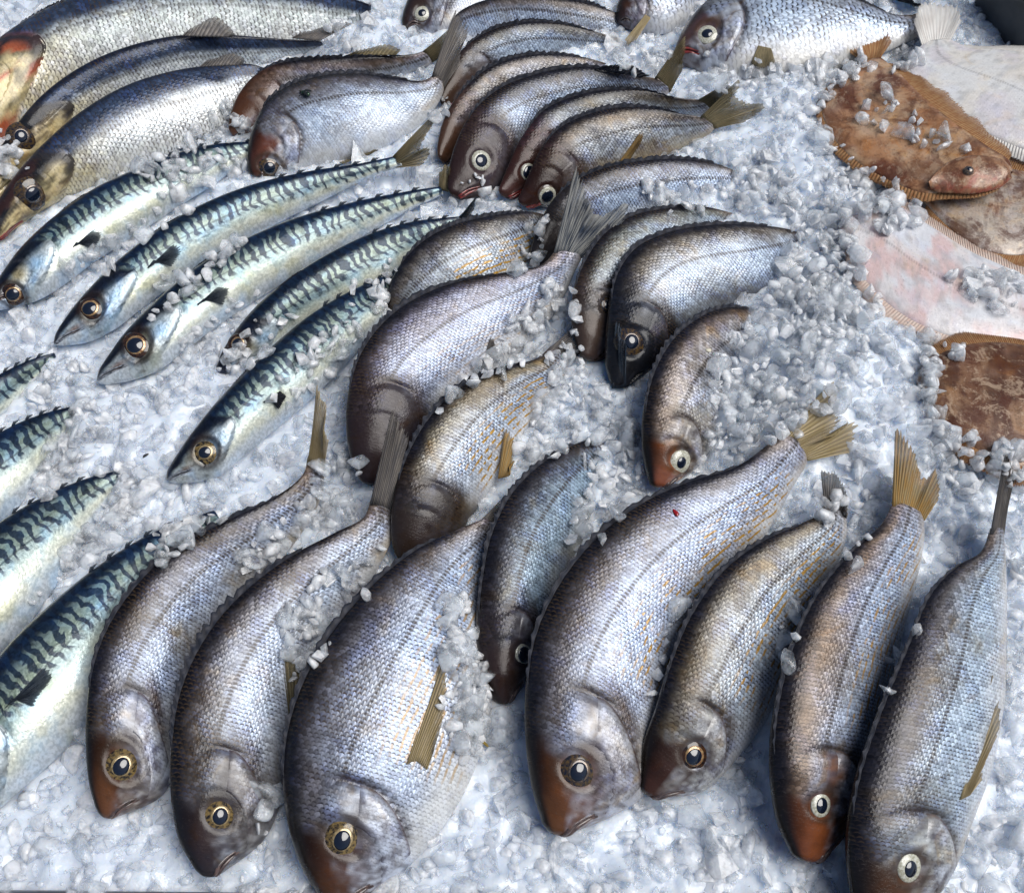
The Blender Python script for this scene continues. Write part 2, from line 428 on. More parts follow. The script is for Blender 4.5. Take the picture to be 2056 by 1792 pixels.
def paint(kind, u, x, geo, o):
    """skin colour of the species by place on the body, some shade and highlight painted in; returns colour, masks"""
    v = (1 - x) / 2; n = len(u)
    C = lambda c: np.tile(np.array(c, float), (n, 1))
    sd_ = o['seed']
    nz = fbm(u * 14 + sd_ * 3.1, x * 3 + sd_, 3); n2 = fbm(u * 40 + sd_, x * 8 + sd_ * 2, 5)
    g = geo.gill(x)
    head = sstep(.012, -.012, u - g)
    if kind == 'bream': head = head * (1 - sstep(.42, .24, v + .1 * (nz - .5)) * sstep(.165, .215, u + .05 * (n2 - .5)))
    msk = np.ones((n, 3))
    if kind == 'bream':
        c = C(np.array(o.get('silver', (.46, .49, .55))) * np.array((1.08, 1.24, 1.46)))
        c = lerp(c, C(o.get('belly', (.68, .69, .70))), sstep(.58, .92, v + .2 * (nz - .5)))
        c = lerp(c, C(o.get('back', (.15, .14, .15))), sstep(.52, .10, v + .24 * (nz - .5)))
        c = lerp(c, C((.010, .010, .015)), sstep(.17, .03, v + .06 * (n2 - .5)))  # back darkened to a near-black edge: dark skin plus painted-in shade
        # tail root and its darker upper side
        c = lerp(c, C((.26, .20, .16)), sstep(.90, 1.0, u) * .6)
        # dark ring behind the gill cover and pectoral root
        ax = np.exp(-((u - g - .03) / .03) ** 2 - ((v - .62) / .22) ** 2)
        c = lerp(c, C(o.get('axil', (.06, .035, .025))), np.clip(ax * o.get('ax', .8), 0, 1))
        na = np.exp(-((u - g - .005) / .03) ** 2 - ((v - .30) / .10) ** 2)
        c = lerp(c, C((.05, .045, .05)), np.clip(na * .7, 0, 1))
        # head
        hc = C(np.array(o.get('cheek', (.42, .42, .44))) * np.array((1.1, 1.15, 1.25)))
        hc = lerp(hc, C((.07, .05, .045)), sstep(.45, .7, n2) * .4)
        br = np.array(o.get('brow', (.07, .030, .018)))
        hc = lerp(hc, C((.60, .66, .78)), sstep(.42, .62, fbm(u * 22 + sd_ * 2, x * 5 + sd_, 41)) * sstep(.40, .55, v) * .7)  # blue-white highlight patches painted on the cheek
        hc = lerp(hc, C((.07, .06, .075)), sstep(.48, .70, fbm(u * 48 + sd_, x * 9, 8)) * .7)
        hc = lerp(hc, C((.05, .04, .045)), np.exp(-((u - .205 + .05 * (v - .5)) / .014) ** 2) * sstep(.62, .45, v) * .7)
        hc = lerp(hc, C(br), sstep(.72, .36, v + .40 * (nz - .5) + .25 * (n2 - .5)) * sstep(.24, .165, u + .06 * (nz - .5)))
        hc = lerp(hc, C(br * .25), sstep(.36, .08, v + .15 * (nz - .5)))
        hc = lerp(hc, C((.015, .012, .012)), np.exp(-((u - .062) / .008) ** 2 - ((v - .36) / .03) ** 2))
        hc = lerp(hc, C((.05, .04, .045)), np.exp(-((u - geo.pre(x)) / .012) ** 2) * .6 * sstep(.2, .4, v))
        hc = lerp(hc, C(o.get('snout', (.10, .05, .035))), sstep(.15, .0, u + .08 * (n2 - .5)) * .8)
        hc = lerp(hc, C((.012, .010, .011)), sstep(.14, .03, v))
        c = lerp(c, hc, head)
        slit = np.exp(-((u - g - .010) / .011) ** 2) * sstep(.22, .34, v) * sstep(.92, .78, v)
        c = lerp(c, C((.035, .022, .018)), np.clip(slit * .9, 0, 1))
        xm = geo.mx0 + geo.mx1 * u
        c = lerp(c, C((.02, .012, .012)), np.exp(-((x - xm) / .05) ** 2) * sstep(geo.ml * 1.05, geo.ml * .8, u) * .9)
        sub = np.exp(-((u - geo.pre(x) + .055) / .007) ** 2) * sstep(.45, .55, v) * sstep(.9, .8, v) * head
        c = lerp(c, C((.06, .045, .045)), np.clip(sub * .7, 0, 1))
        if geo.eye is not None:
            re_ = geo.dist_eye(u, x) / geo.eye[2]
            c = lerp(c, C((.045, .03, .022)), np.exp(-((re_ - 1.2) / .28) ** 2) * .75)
        hd = o.get('hdark', 0)
        c = lerp(c, C(o.get('hcol', (.028, .02, .022))), np.clip(sstep(.40, .26, u + .08 * (nz - .5)) * hd, 0, 1))
        msk[:, 0] = np.clip(1 - head * .95 + sstep(.45, .6, v) * head * .35 * sstep(.10, .16, u), 0, 1)
        msk[:, 0] *= 1 - .65 * sstep(.66, .92, v)
        msk[:, 1] = sstep(.40, .52, v) * sstep(.97, .88, v) * sstep(.34, .42, u) * sstep(.97, .9, u)
        msk[:, 2] = sstep(g + .0, g + .03, u) 
    elif kind == 'bass':
        c = C(np.array(o.get('silver', (.56, .60, .60))) * 1.65)
        c = lerp(c, C((.035, .055, .10)), sstep(.54, .28, v + .10 * (nz - .5)))
        c = lerp(c, C((.012, .016, .03)), sstep(.10, .02, v))
        c = lerp(c, C((.92, .94, .90)), sstep(.6, .9, v))
        c = lerp(c, C((.80, .68, .36)), sstep(.52, .30, u) * sstep(.34, .5, v) * .75)
        hc = C((.66, .54, .28))
        hc = lerp(hc, C((.10, .085, .05)), sstep(.35, .70, n2) * .8)
        hc = lerp(hc, C((.010, .012, .016)), sstep(.38, .20, v + .2 * (nz - .5)))
        hc = lerp(hc, C((.42, .10, .04)), np.clip(sstep(.42, .62, nz) * o.get('red', .04) * 1.6, 0, 1))
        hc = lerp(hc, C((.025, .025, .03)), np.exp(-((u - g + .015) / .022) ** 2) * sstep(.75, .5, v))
        c = lerp(c, hc, head)
        msk[:, 0] = 1 - head * .75; msk[:, 1] = 0; msk[:, 2] = .6
    elif kind == 'mackerel':
        c = C((.26, .35, .36))
        c = lerp(c, C((.008, .014, .032)), sstep(.26, .12, v + .05 * (nz - .5)))
        c = lerp(c, C((.24, .30, .22)), np.exp(-((v - .33) / .10) ** 2) * .7)
        c = lerp(c, C((.62, .70, .62)), sstep(.50, .64, v))
        c = lerp(c, C((.76, .78, .66)), sstep(.58, .72, v)); c = lerp(c, C((.66, .72, .78)), sstep(.74, .9, v))
        hc = C((.50, .56, .58)); hc = lerp(hc, C((.10, .10, .10)), sstep(.5, .75, fbm(u * 50, x * 10, 12)) * .6)
        hc = lerp(hc, C((.50, .40, .18)), np.exp(-((u - .14) / .035) ** 2 - ((v - .45) / .18) ** 2) * .9)
        hc = lerp(hc, C((.010, .013, .024)), sstep(.46, .28, v + .22 * (nz - .5)))
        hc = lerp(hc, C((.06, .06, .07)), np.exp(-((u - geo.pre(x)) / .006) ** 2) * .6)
        hc = lerp(hc, C((.22, .11, .07)), np.exp(-((u - .07) / .025) ** 2 - ((v - .60) / .10) ** 2) * .8)
        hc = lerp(hc, C((.40, .62, .86)), np.exp(-((u - .20) / .03) ** 2 - ((v - .52) / .14) ** 2) * .8)
        hc = lerp(hc, C((.05, .06, .09)), sstep(.05, .0, u) * sstep(.75, .5, v) * .8); hc = lerp(hc, C((.72, .76, .80)), sstep(.62, .75, v) * sstep(.12, .06, u) * .7)
        c = lerp(c, hc, head)
        msk[:, 1] = 1 - head
        xm = geo.mx0 + geo.mx1 * u
        c = lerp(c, C((.02, .015, .02)), np.exp(-((x - xm) / .05) ** 2) * sstep(geo.ml * 1.05, geo.ml * .8, u) * .9)
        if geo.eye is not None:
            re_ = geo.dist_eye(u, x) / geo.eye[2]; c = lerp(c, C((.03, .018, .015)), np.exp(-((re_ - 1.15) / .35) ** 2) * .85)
    elif kind == 'flat':
        c = C(o['silver']); c = lerp(c, C(o.get('belly', o['silver'])), sstep(.35, .65, nz))
        c = lerp(c, C(o.get('back', o['silver'])), sstep(.46, .62, fbm(u * 9 + sd_, x * 2.6 + sd_, 31, 4)) * .9); c = lerp(c, C(np.array(o['silver']) * .55), sstep(.55, .7, n2) * .5)
        msk[:, 0] = o.get('sc', .15); msk[:, 1] = 0; msk[:, 2] = .35
    return c, msk

LAT = {'bream': lambda u: .12 + .34 * (1 - u) ** .9, 'bass': lambda u: .02 + .42 * (1 - u) ** 1.6,
       'mackerel': lambda u: .05 + .32 * (1 - u) ** 1.2, 'flat': lambda u: .0 * u}

def fin(name, base, edge, mat, parent, nray=14, jag=.06, curl=0.0, seed=0, thick=.0007, vis=True):
    """rayed membrane between the curve base and the curve edge, with a frayed rim"""
    r = np.random.default_rng(seed + 5)
    nr = nray * 4 + 1; nt = 9
    b = crom(base, nr); e = crom(edge, nr)
    k = np.arange(nr)
    fr = 1 - jag * r.random(nr) - jag * .9 * (np.abs(((k % 4) - 2)) / 2.0) * (.5 + r.random(nr))
    t = np.linspace(0, 1, nt)
    P = b[:, None] * (1 - t * fr[:, None])[..., None] + e[:, None] * (t * fr[:, None])[..., None]
    du = np.gradient(P, axis=0); dv = np.gradient(P, axis=1)
    n = np.cross(du, dv); n /= np.linalg.norm(n, axis=2)[..., None] + 1e-12
    if n[..., 2].mean() < 0: n = -n
    P = P + n * (np.sin(k * np.pi / 2 + .3) * thick * .6)[:, None, None] * (.4 + t)[None, :, None]
    P = P + n * (curl * (t ** 2))[None, :, None]
    wob = np.sin(k / nr * 9 + seed)[:, None, None] * (t ** 1.5)[None, :, None] * np.linalg.norm(e - b, axis=1).mean() * .05
    P = P + n * wob
    th = thick * (1 - .75 * t)[None, :, None]
    top = (P + n * th).reshape(-1, 3); bot = (P - n * th).reshape(-1, 3)
    F = grid_faces(nr, nt); m = nr * nt
    fs = [F, F[:, ::-1] + m]
    loop = [i * nt for i in range(nr)] + [(nr - 1) * nt + j for j in range(1, nt)] + [i * nt + nt - 1 for i in range(nr - 2, -1, -1)] + [j for j in range(nt - 2, 0, -1)]
    lp = np.array(loop); l2 = np.roll(lp, -1)
    fs.append(np.stack([lp, lp + m, l2 + m, l2], 1))
    a = np.stack([np.repeat(k / 4.0, nt), np.tile(t, nr), np.zeros(m)], 1)
    F = np.vstack(fs); Vv = np.vstack([top, bot])
    ob = mesh_obj(name, Vv, F, mat, parent, {'fp': ('FLOAT_VECTOR', np.vstack([a, a]))})
    if vis: collect(Vv, F)
    return ob

def dome(name, c, n, r0, r1, h0, h1, mat, parent, ex=None, asp=1.0, seg=28, rings=5):
    """spherical-ish cap between radius r0 and r1, heights h0 (centre side) and h1"""
    n = Vector(n).normalized(); ex = Vector(ex) if ex is not None else Vector((1, 0, 0))
    ex = (ex - n * ex.dot(n)).normalized(); ey = n.cross(ex)
    V, F = [], []
    for k in range(rings + 1):
        f = k / rings; r = r0 + (r1 - r0) * f; h = h0 + (h1 - h0) * f ** 1.8
        for a in range(seg):
            th = 2 * math.pi * a / seg
            V.append(Vector(c) + ex * (r * math.cos(th)) + ey * (r * asp * math.sin(th)) + n * h)
    for k in range(rings):
        for a in range(seg):
            b = (a + 1) % seg
            F.append((k * seg + a, (k + 1) * seg + a, (k + 1) * seg + b, k * seg + b))
    if r0 <= 1e-6:
        pass
    # back plate so that the part is closed
    i0 = len(V)
    for a in range(seg): V.append(V[rings * seg + a] - n * (abs(h0) + .003))
    for a in range(seg):
        b = (a + 1) % seg
        F.append((rings * seg + a, i0 + a, i0 + b, rings * seg + b))
    return mesh_obj(name, np.array([tuple(v) for v in V]), F, mat, parent)

FINMAT = {}
def finmat(key):
    T = {'grey': ((.16, .15, .15), (.30, .27, .24)), 'dark': ((.020, .024, .036), (.06, .06, .07)),
         'tan': ((.42, .33, .17), (.56, .46, .30)), 'amber': ((.42, .25, .08), (.40, .32, .18)),
         'blue': ((.03, .045, .07), (.10, .12, .15)), 'white': ((.80, .78, .74), (.70, .66, .62)),
         'brown': ((.34, .16, .07), (.46, .27, .13)), 'pink': ((.72, .60, .52), (.66, .48, .40)), 'olive': ((.20, .17, .10), (.32, .26, .15)), 'slate': ((.42, .42, .40), (.05, .07, .11))}
    if key not in FINMAT: FINMAT[key] = fin_material('fin_' + key, *T[key], 1.0 if key == 'dark' else .55, .15 if key in ('white', 'pink') else .22 if key == 'brown' else .55)
    return FINMAT[key]

PX_R = lambda px, py, r, z: float(np.linalg.norm(at(px + r, py, z) - at(px, py, z)))
FISH = []

def make_fish(o):
    kind = o['kind']
    par = dict(bream=(.40, .58), bass=(.52, .52), mackerel=(.62, .50), flat=(.10, .45))[kind]
    g = Geo(o['D'], o['V'], o['zd'], o['zv'], o.get('thick', par[0]), par[1], kind)
    if kind == 'mackerel': g.ug = .235; g.mx0, g.mx1, g.ml = -.10, -3.2, .10
    if kind == 'bass': g.ug = .27; g.ml = .11
    if kind == 'flat': g.ug = -5
    g.ug = o.get('ug', g.ug)
    if o.get('nohead'): g.ug = -5; g.ml = .0001
    if o.get('eye'): g.set_eye(*o['eye'])
    root = thing(o['name'], o['label'], o['cat'], o['group'])
    nu, nv = o.get('res', (170, 56))
    tt = np.linspace(0, 1, nu); us = tt ** 1.18
    th = np.linspace(0, 2 * np.pi, nv, endpoint=False)
    xs = np.cos(th); side = np.where(np.sin(th) >= 0, 1.0, -1.0)
    U = np.repeat(us, nv); X = np.tile(xs, nu); SD = np.tile(side, nu)
    P = g.eval(U, X, SD)
    # round off the tip of the snout
    close = np.sqrt(np.clip(1 - (1 - np.clip(U / .022, 0, 1)) ** 2, 0, 1)); close = .12 + .88 * close
    Mi = g.ip(g.M, U); P = Mi + (P - Mi) * close[:, None]
    F = grid_faces(nu, nv, True)
    c, m = paint(kind, U, X, g, o)
    hb = g.ip(smooth(g.hb, 40), U)
    lat = (X - LAT[kind](U)) * hb
    fp = np.stack([U * g.L, X * hb, lat], 1)
    # caps
    caps = [g.ip(g.M, np.array([0.]))[0], g.ip(g.M, np.array([1.]))[0]]
    V2 = np.vstack([P, caps]); nP = len(P)
    tri = [(nP, j, (j + 1) % nv) for j in range(nv)] + [(nP + 1, (nu - 1) * nv + (j + 1) % nv, (nu - 1) * nv + j) for j in range(nv)]
    at2 = lambda A: np.vstack([A, A[:1], A[-1:]])
    quads = [tuple(f) for f in F.tolist()] + tri
    mat = fish_material(o['name'] + '_skin', kind, o['seed'], **o.get('mat', {}))
    me_o = mesh_obj('body', V2, quads, mat, root, {'col': ('FLOAT_COLOR', at2(c)), 'fp': ('FLOAT_VECTOR', at2(fp)), 'msk': ('FLOAT_VECTOR', at2(m))})
    # normals outwards
    nrm = np.cross(P[F[:, 1]] - P[F[:, 0]], P[F[:, 3]] - P[F[:, 0]])
    ctr = P[F].mean(1); mid = Mi[F[:, 0]]
    if np.sum(np.einsum('ij,ij->i', nrm, ctr - mid)) < 0: me_o.data.flip_normals()
    bv = BVHTree.FromPolygons([tuple(v) for v in V2], quads)
    collect(V2, quads)
    def hit(px, py, lift=0.0, zdef=.02):
        h = bv.ray_cast(Vector(CAMP), Vector(ray(px, py)))
        if h[0] is None:
            h2 = bv.find_nearest(Vector(at(px, py, zdef)))
            p = at(px, py, h2[0].z); return p + np.array([0, 0, lift]), np.array([0, 0, 1.])
        n = np.array(h[1]); 
        if n @ ray(px, py) > 0: n = -n
        return np.array(h[0]) + n * lift, n
    # gill cover: a plate lying over the body, its rear edge free
    if kind in ('bream', 'bass', 'mackerel') and not o.get('nohead') and not o.get('nogill'):
        a_, b_ = 26, 26
        xx = np.linspace(.45, -.80, b_) if kind != 'bream' else np.linspace(.20, -.86, b_)
        Pg, Ug, Xg = [], [], []
        for i in range(a_):
            f = i / (a_ - 1)
            uu = g.pre(xx) + .004 + (g.gill(xx) - g.pre(xx)) * f * 1.0
            Pg.append((uu, xx)); 
        Ug = np.concatenate([p[0] for p in Pg]); Xg = np.concatenate([p[1] for p in Pg])
        f = np.repeat(np.linspace(0, 1, a_), b_); ed = np.tile(np.minimum(1, np.minimum(np.arange(b_), np.arange(b_)[::-1]) / 3.0), a_)
        lift = g.hb.max() * (.002 + (.030 if kind == 'bream' else .014) * f ** 2) * ed - .0012 * (1 - ed)
        top = g.eval(Ug, Xg, 1.0, lift); bot = g.eval(Ug, Xg, 1.0, lift - .0011 - .002 * (1 - f))
        Fq = grid_faces(a_, b_); mm = a_ * b_
        lp = np.array([i * b_ for i in range(a_)] + [(a_ - 1) * b_ + j for j in range(1, b_)] + [i * b_ + b_ - 1 for i in range(a_ - 2, -1, -1)] + [j for j in range(b_ - 2, 0, -1)])
        l2 = np.roll(lp, -1)
        FF = np.vstack([Fq, Fq[:, ::-1] + mm, np.stack([lp, lp + mm, l2 + mm, l2], 1)])
        cg, mg = paint(kind, np.minimum(Ug, g.gill(Xg) - .02), Xg, g, o)
        oc = np.array(o.get('gillc', (.46, .48, .52) if kind == 'bream' else cg.mean(0)))
        if kind == 'bream':
            k = sstep(.25, .7, f) * .45 * (1 - o.get('hdark', 0) * .9); cg = lerp(cg, np.tile(oc, (mm, 1)), k)
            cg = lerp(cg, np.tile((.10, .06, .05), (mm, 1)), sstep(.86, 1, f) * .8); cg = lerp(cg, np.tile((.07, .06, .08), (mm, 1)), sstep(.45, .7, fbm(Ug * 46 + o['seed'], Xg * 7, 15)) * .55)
        mg[:, 0] = np.clip(mg[:, 0] + .35 * f, 0, .6) if kind == 'bream' else .25
        hbg = g.ip(g.hb, Ug); fg = np.stack([Ug * g.L, Xg * hbg, np.full(mm, .05)], 1); mg[:, 2] = 0; mg[:, 1] = 0
        w2 = lambda A: np.vstack([A, A])
        go = mesh_obj('gill_cover', np.vstack([top, bot]), FF, mat, root, {'col': ('FLOAT_COLOR', w2(cg)), 'fp': ('FLOAT_VECTOR', w2(fg)), 'msk': ('FLOAT_VECTOR', w2(mg))})
        collect(np.vstack([top, bot]), FF)
    # lips: two soft ridges along the mouth
    if kind in ('bream', 'bass', 'mackerel') and not o.get('nohead') and not o.get('nomouth'):
        lm = {'red': M_LIPR, 'pale': M_LIPB}.get(o.get('lip'), M_LIP)
        for sgn, nm in ((1, 'upper_lip'), (-1, 'lower_lip')):
            n_ = 18; uu = np.linspace(.004, g.ml * .92, n_)
            xc = g.mx0 + g.mx1 * uu + sgn * np.linspace(.17, .05, n_)
            xc = np.clip(xc, -.95, .95)
            pc = g.eval(uu, xc, 1.0, 0.0); r_ = g.hb.max() * np.linspace(.040, .016, n_)
            pm = g.ip(g.M, uu); cl = .30 + .70 * np.sqrt(np.clip(1 - (1 - np.clip(uu / .022, 0, 1)) ** 2, 0, 1)); pc = pm + (pc - pm) * cl[:, None]
            tg = np.gradient(pc, axis=0); tg /= np.linalg.norm(tg, axis=1)[:, None]
            nn = g.ip(g.N, uu); bb = np.cross(tg, nn)
            Vl = []
            for j in range(8):
                a = 2 * np.pi * j / 8; Vl.append(pc + nn * (r_ * .55 * math.cos(a))[:, None] + bb * (r_ * math.sin(a))[:, None])
            Vl = np.stack(Vl, 1).reshape(-1, 3)
            mesh_obj(nm, Vl, grid_faces(n_, 8, True), lm, root)
    # eye
    if o.get('eye'):
        ex, ey, er = o['eye']; p, n = hit(ex, ey)
        # average the normal a little so the eye sits calm
        nn = np.mean([hit(ex + dx, ey + dy)[1] for dx, dy in ((0, 0), (er, 0), (-er, 0), (0, er), (0, -er))], 0); nn /= np.linalg.norm(nn)
        nn = nn * .75 + np.array(g.N[20]) * .25; nn /= np.linalg.norm(nn)
        r = PX_R(ex, ey, er, p[2]) * 1.18; tg = g.M[30] - g.M[5]
        p = p + nn * r * .10
        om, ri, ro = EYE[o.get('iris', 'gold')]; pr = o.get('pupil', ri)
        if o.get('iris') == 'white': ri = pr
        ja = .88 + .12 * ((o['seed'] * .37) % 1)
        eo = dome('eye', p, nn, 0, r * 1.14, r * .26, -r * .10, om, root, tg, ja)
        hh = lambda q_: r * (.26 - .36 * (q_ / 1.14) ** 1.8)
        dome('iris', p + nn * r * .022, nn, r * ri * .85, r * max(ro, ri + .10), hh(ri * .85), hh(max(ro, ri + .10)), M_IRIS[o.get('iris', 'gold')], eo, tg, ja)
        dome('pupil', p + nn * r * .035 + (tg / np.linalg.norm(tg)) * r * -.05, nn, 0, r * ri, hh(0) + r * .03, hh(ri), M_PUPIL, eo, tg, ja * .95)
    # tail
    if o.get('tail'):
        tz = o.get('tailz', .03); e = [at(q[0], q[1], q[2] if len(q) > 2 else tz) for q in o['tail']]
        e = [g.M[-1] + (np.array(q) - g.M[-1]) * 1.10 for q in e]
        b = [g.eval(np.array([.985]), np.array([.96]))[0], g.M[-5] , g.eval(np.array([.985]), np.array([-.96]))[0]]
        fin('tail_fin', b, e, finmat(o.get('tailc', 'grey')), root, o.get('tailn', 16), .07, 0, o['seed'], .0009)
    # back fin
    if o.get('dfin', 1) and kind != 'flat':
        u0, u1, hh = o.get('dfin', 0) if isinstance(o.get('dfin'), tuple) else {'bream': (.27, .88, .0068), 'bass': (.36, .52, .004), 'mackerel': (.34, .44, .002)}[kind]
        k = 30; uu = np.linspace(u0, u1, k)
        b = g.eval(uu, np.full(k, .995)); Bn = g.ip(g.B, uu); Bn /= np.linalg.norm(Bn, axis=1)[:, None]
        Tn = np.gradient(b, axis=0); Tn /= np.linalg.norm(Tn, axis=1)[:, None]
        env = np.sin(np.linspace(.08, 1, k) * np.pi * .93) ** .6
        e = b + Bn * (hh * .8 * env)[:, None] + Tn * (hh * 1.9 * env)[:, None] + g.ip(g.N, uu) * (hh * .15)
        fin('dorsal_fin', b - Bn * .0015, e, finmat(o.get('dfinc', 'dark')), root, 20, .26, 0, o['seed'] + 3, .0006, False)
    # mackerel finlets
    if kind == 'mackerel' and o.get('finlets', True):
        for sg in (.995,):
            for uu in np.linspace(.70, .93, 6):
                b = g.eval(np.array([uu, uu + .012]), np.array([sg, sg])); Bn = g.ip(g.B, np.array([uu]))[0]; Bn = Bn / np.linalg.norm(Bn)
                Tn = (b[1] - b[0]) / np.linalg.norm(b[1] - b[0])
                fin('finlet', b, [b[0] + Bn * .0035 + Tn * .004, b[1] + Bn * .002 + Tn * .006], finmat('blue'), root, 3, .1, 0, 3, .0004, False)
    # other fins: (name, base pixels, edge pixels, material, lift)
    for fn in o.get('fins', []):
        nm, bp, ep, mk, lf = fn
        if isinstance(lf, tuple):      # free-standing at heights
            b = [at(q[0], q[1], lf[0]) for q in bp]; e = [at(q[0], q[1], lf[1]) for q in ep]
        else:
            b = [hit(q[0], q[1], .0008)[0] for q in bp]; e = [hit(q[0], q[1], lf)[0] for q in ep]
        fin(nm, b, e, finmat(mk), root, 12, .08, 0, o['seed'] + 9, .0008)
    o['geo'] = g; o['hit'] = hit; o['root'] = root
    FISH.append(o)
    return o

# ------------------------------------------------------------------ the fish, by outline: D = back, V = belly, snout to tail root
GB, GM, GS, GF = 'sea bream laid on crushed ice', 'mackerel laid on crushed ice', 'sea bass laid on crushed ice', 'flatfish laid on crushed ice'
SP = []
def bream(label, **k): SP.append(dict(kind='bream', name='sea_bream', cat='fish', group=GB, label=label, **k))
def mack(label, **k): SP.append(dict(kind='mackerel', name='mackerel', cat='fish', group=GM, label=label, **k))
def bass(label, **k): SP.append(dict(kind='bass', name='sea_bass', cat='fish', group=GS, label=label, res=(190, 60), **k))
def flat(label, **k): SP.append(dict(kind='flat', name='flatfish', cat='fish', group=GF, label=label, res=(120, 48), **k))

Zd, Zv = [.016, .040, .050, .046, .032], [.004, .000, -.002, .004, .018]
# ---- front row
bream('dark sea bream lowest at left with gold eye, beside the pale mackerel',
      D=[(197, 1638), (176, 1560), (172, 1440), (190, 1320), (240, 1215), (330, 1115), (440, 1050), (550, 998), (606, 955), (618, 915)],
      V=[(222, 1645), (330, 1592), (362, 1480), (392, 1370), (430, 1280), (500, 1190), (575, 1110), (625, 1040), (648, 985), (650, 935)],
      zd=Zd, zv=Zv, seed=1, eye=(244, 1536, 30), iris='gold', tail=[(640, 778, .085), (650, 830, .07), (655, 885, .05)], tailc='tan',
      mat=dict(warm=.75), silver=(.40, .42, .47), ax=1.0, brow=(.13, .050, .018), snout=(.12, .05, .025))
bream('sea bream with raised spiny back fin and dark banded face',
      D=[(402, 1760), (356, 1680), (341, 1560), (352, 1420), (392, 1310), (460, 1215), (560, 1130), (670, 1070), (728, 1040), (745, 1000)],
      V=[(432, 1762), (530, 1685), (572, 1580), (600, 1470), (630, 1360), (680, 1260), (735, 1180), (775, 1110), (790, 1065), (790, 1020)],
      zd=Zd, zv=Zv, seed=2, hdark=.42, hcol=(.012, .014, .022), eye=(441, 1636, 27), iris='gold', tail=[(786, 824, .09), (802, 850, .08), (814, 905, .05)], tailc='grey',
      dfin=(.28, .80, .009), mat=dict(warm=.6), silver=(.44, .46, .50), snout=(.03, .025, .03), brow=(.06, .03, .02),
      fins=[('pectoral_fin', [(585, 1510), (610, 1490)], [(560, 1290), (585, 1310), (612, 1380)], 'olive', .002)])
bream('broad silver sea bream with long yellow side fin and round eye',
      D=[(650, 1815), (600, 1730), (572, 1620), (570, 1500), (600, 1385), (660, 1275), (740, 1180), (830, 1105), (920, 1062), (975, 1040)],
      V=[(690, 1812), (790, 1765), (890, 1660), (955, 1540), (985, 1420), (985, 1310), (975, 1220), (985, 1150), (1000, 1090), (1005, 1060)],
      zd=[.018, .042, .052, .050, .030], zv=[.004, .002, .004, .004, .006], seed=3, eye=(687, 1683, 32), iris='gold',
      tail=[(1010, 1000, .012), (1020, 1020, .01), (1020, 1050, .005)], tailc='grey', cheek=(.50, .53, .58), belly=(.74, .76, .77), ax=.35,
      mat=dict(warm=.3, ystripe=.7), fins=[('pectoral_fin', [(815, 1535), (835, 1528), (856, 1545)], [(893, 1286), (896, 1340), (888, 1430), (872, 1500)], 'tan', .0035)])
bream('largest sea bream in front, brown forehead and dark round eye',
      D=[(1098, 1672), (1066, 1570), (1054, 1440), (1066, 1300), (1110, 1190), (1180, 1095), (1270, 1020), (1370, 970), (1480, 935), (1550, 885), (1575, 860)],
      V=[(1125, 1676), (1225, 1640), (1300, 1585), (1330, 1470), (1375, 1340), (1430, 1230), (1500, 1130), (1555, 1045), (1590, 980), (1618, 935), (1622, 912)],
      zd=[.018, .045, .056, .052, .036], zv=[.005, .002, .000, .004, .018], seed=4, eye=(1160, 1546, 33), iris='dark', pupil=.5,
      tail=[(1674, 766, .045), (1682, 810, .04), (1678, 850, .03), (1662, 876, .03), (1714, 850, .03), (1704, 905, .02)], tailc='tan', tailn=22,
      brow=(.12, .045, .018), snout=(.13, .055, .025), mat=dict(warm=.35, ystripe=.95), silver=(.47, .50, .58), ax=1.0)
bream('sea bream with blunt dark nose tucked against the largest bream',
      D=[(1284, 1588), (1290, 1500), (1318, 1420), (1345, 1330), (1385, 1235), (1450, 1145), (1530, 1085), (1610, 1050), (1645, 1030), (1655, 1000)],
      V=[(1310, 1600), (1410, 1588), (1480, 1520), (1540, 1440), (1580, 1350), (1620, 1260), (1660, 1180), (1690, 1110), (1700, 1070), (1698, 1030)],
      zd=Zd, zv=Zv, seed=5, eye=(1392, 1516, 25), iris='copper', tail=[(1652, 948, .06), (1680, 955, .05), (1696, 990, .04), (1702, 1030, .03)], tailc='grey',
      mat=dict(warm=.5, ystripe=.95), silver=(.45, .47, .48), back=(.20, .17, .12), cheek=(.40, .40, .38), brow=(.05, .025, .02), snout=(.08, .035, .03))
bream('slim sea bream with smooth red brown forehead and yellow tail',
      D=[(1600, 1728), (1562, 1640), (1550, 1520), (1562, 1400), (1592, 1290), (1640, 1190), (1710, 1105), (1768, 1055), (1795, 1005)],
      V=[(1640, 1732), (1700, 1660), (1740, 1560), (1770, 1440), (1795, 1330), (1825, 1220), (1848, 1130), (1856, 1075), (1855, 1035)],
      zd=[.022, .050, .058, .052, .034], zv=Zv, seed=6, eye=(1646, 1614, 24), iris='white', pupil=.56,
      tail=[(1801, 864, .05), (1830, 905, .045), (1856, 960, .03), (1876, 946, .03), (1878, 1000, .02)], tailc='amber', tailn=20,
      brow=(.22, .065, .02), snout=(.22, .07, .03), cheek=(.16, .075, .045), mat=dict(warm=.55, ystripe=.85), back=(.22, .15, .10))
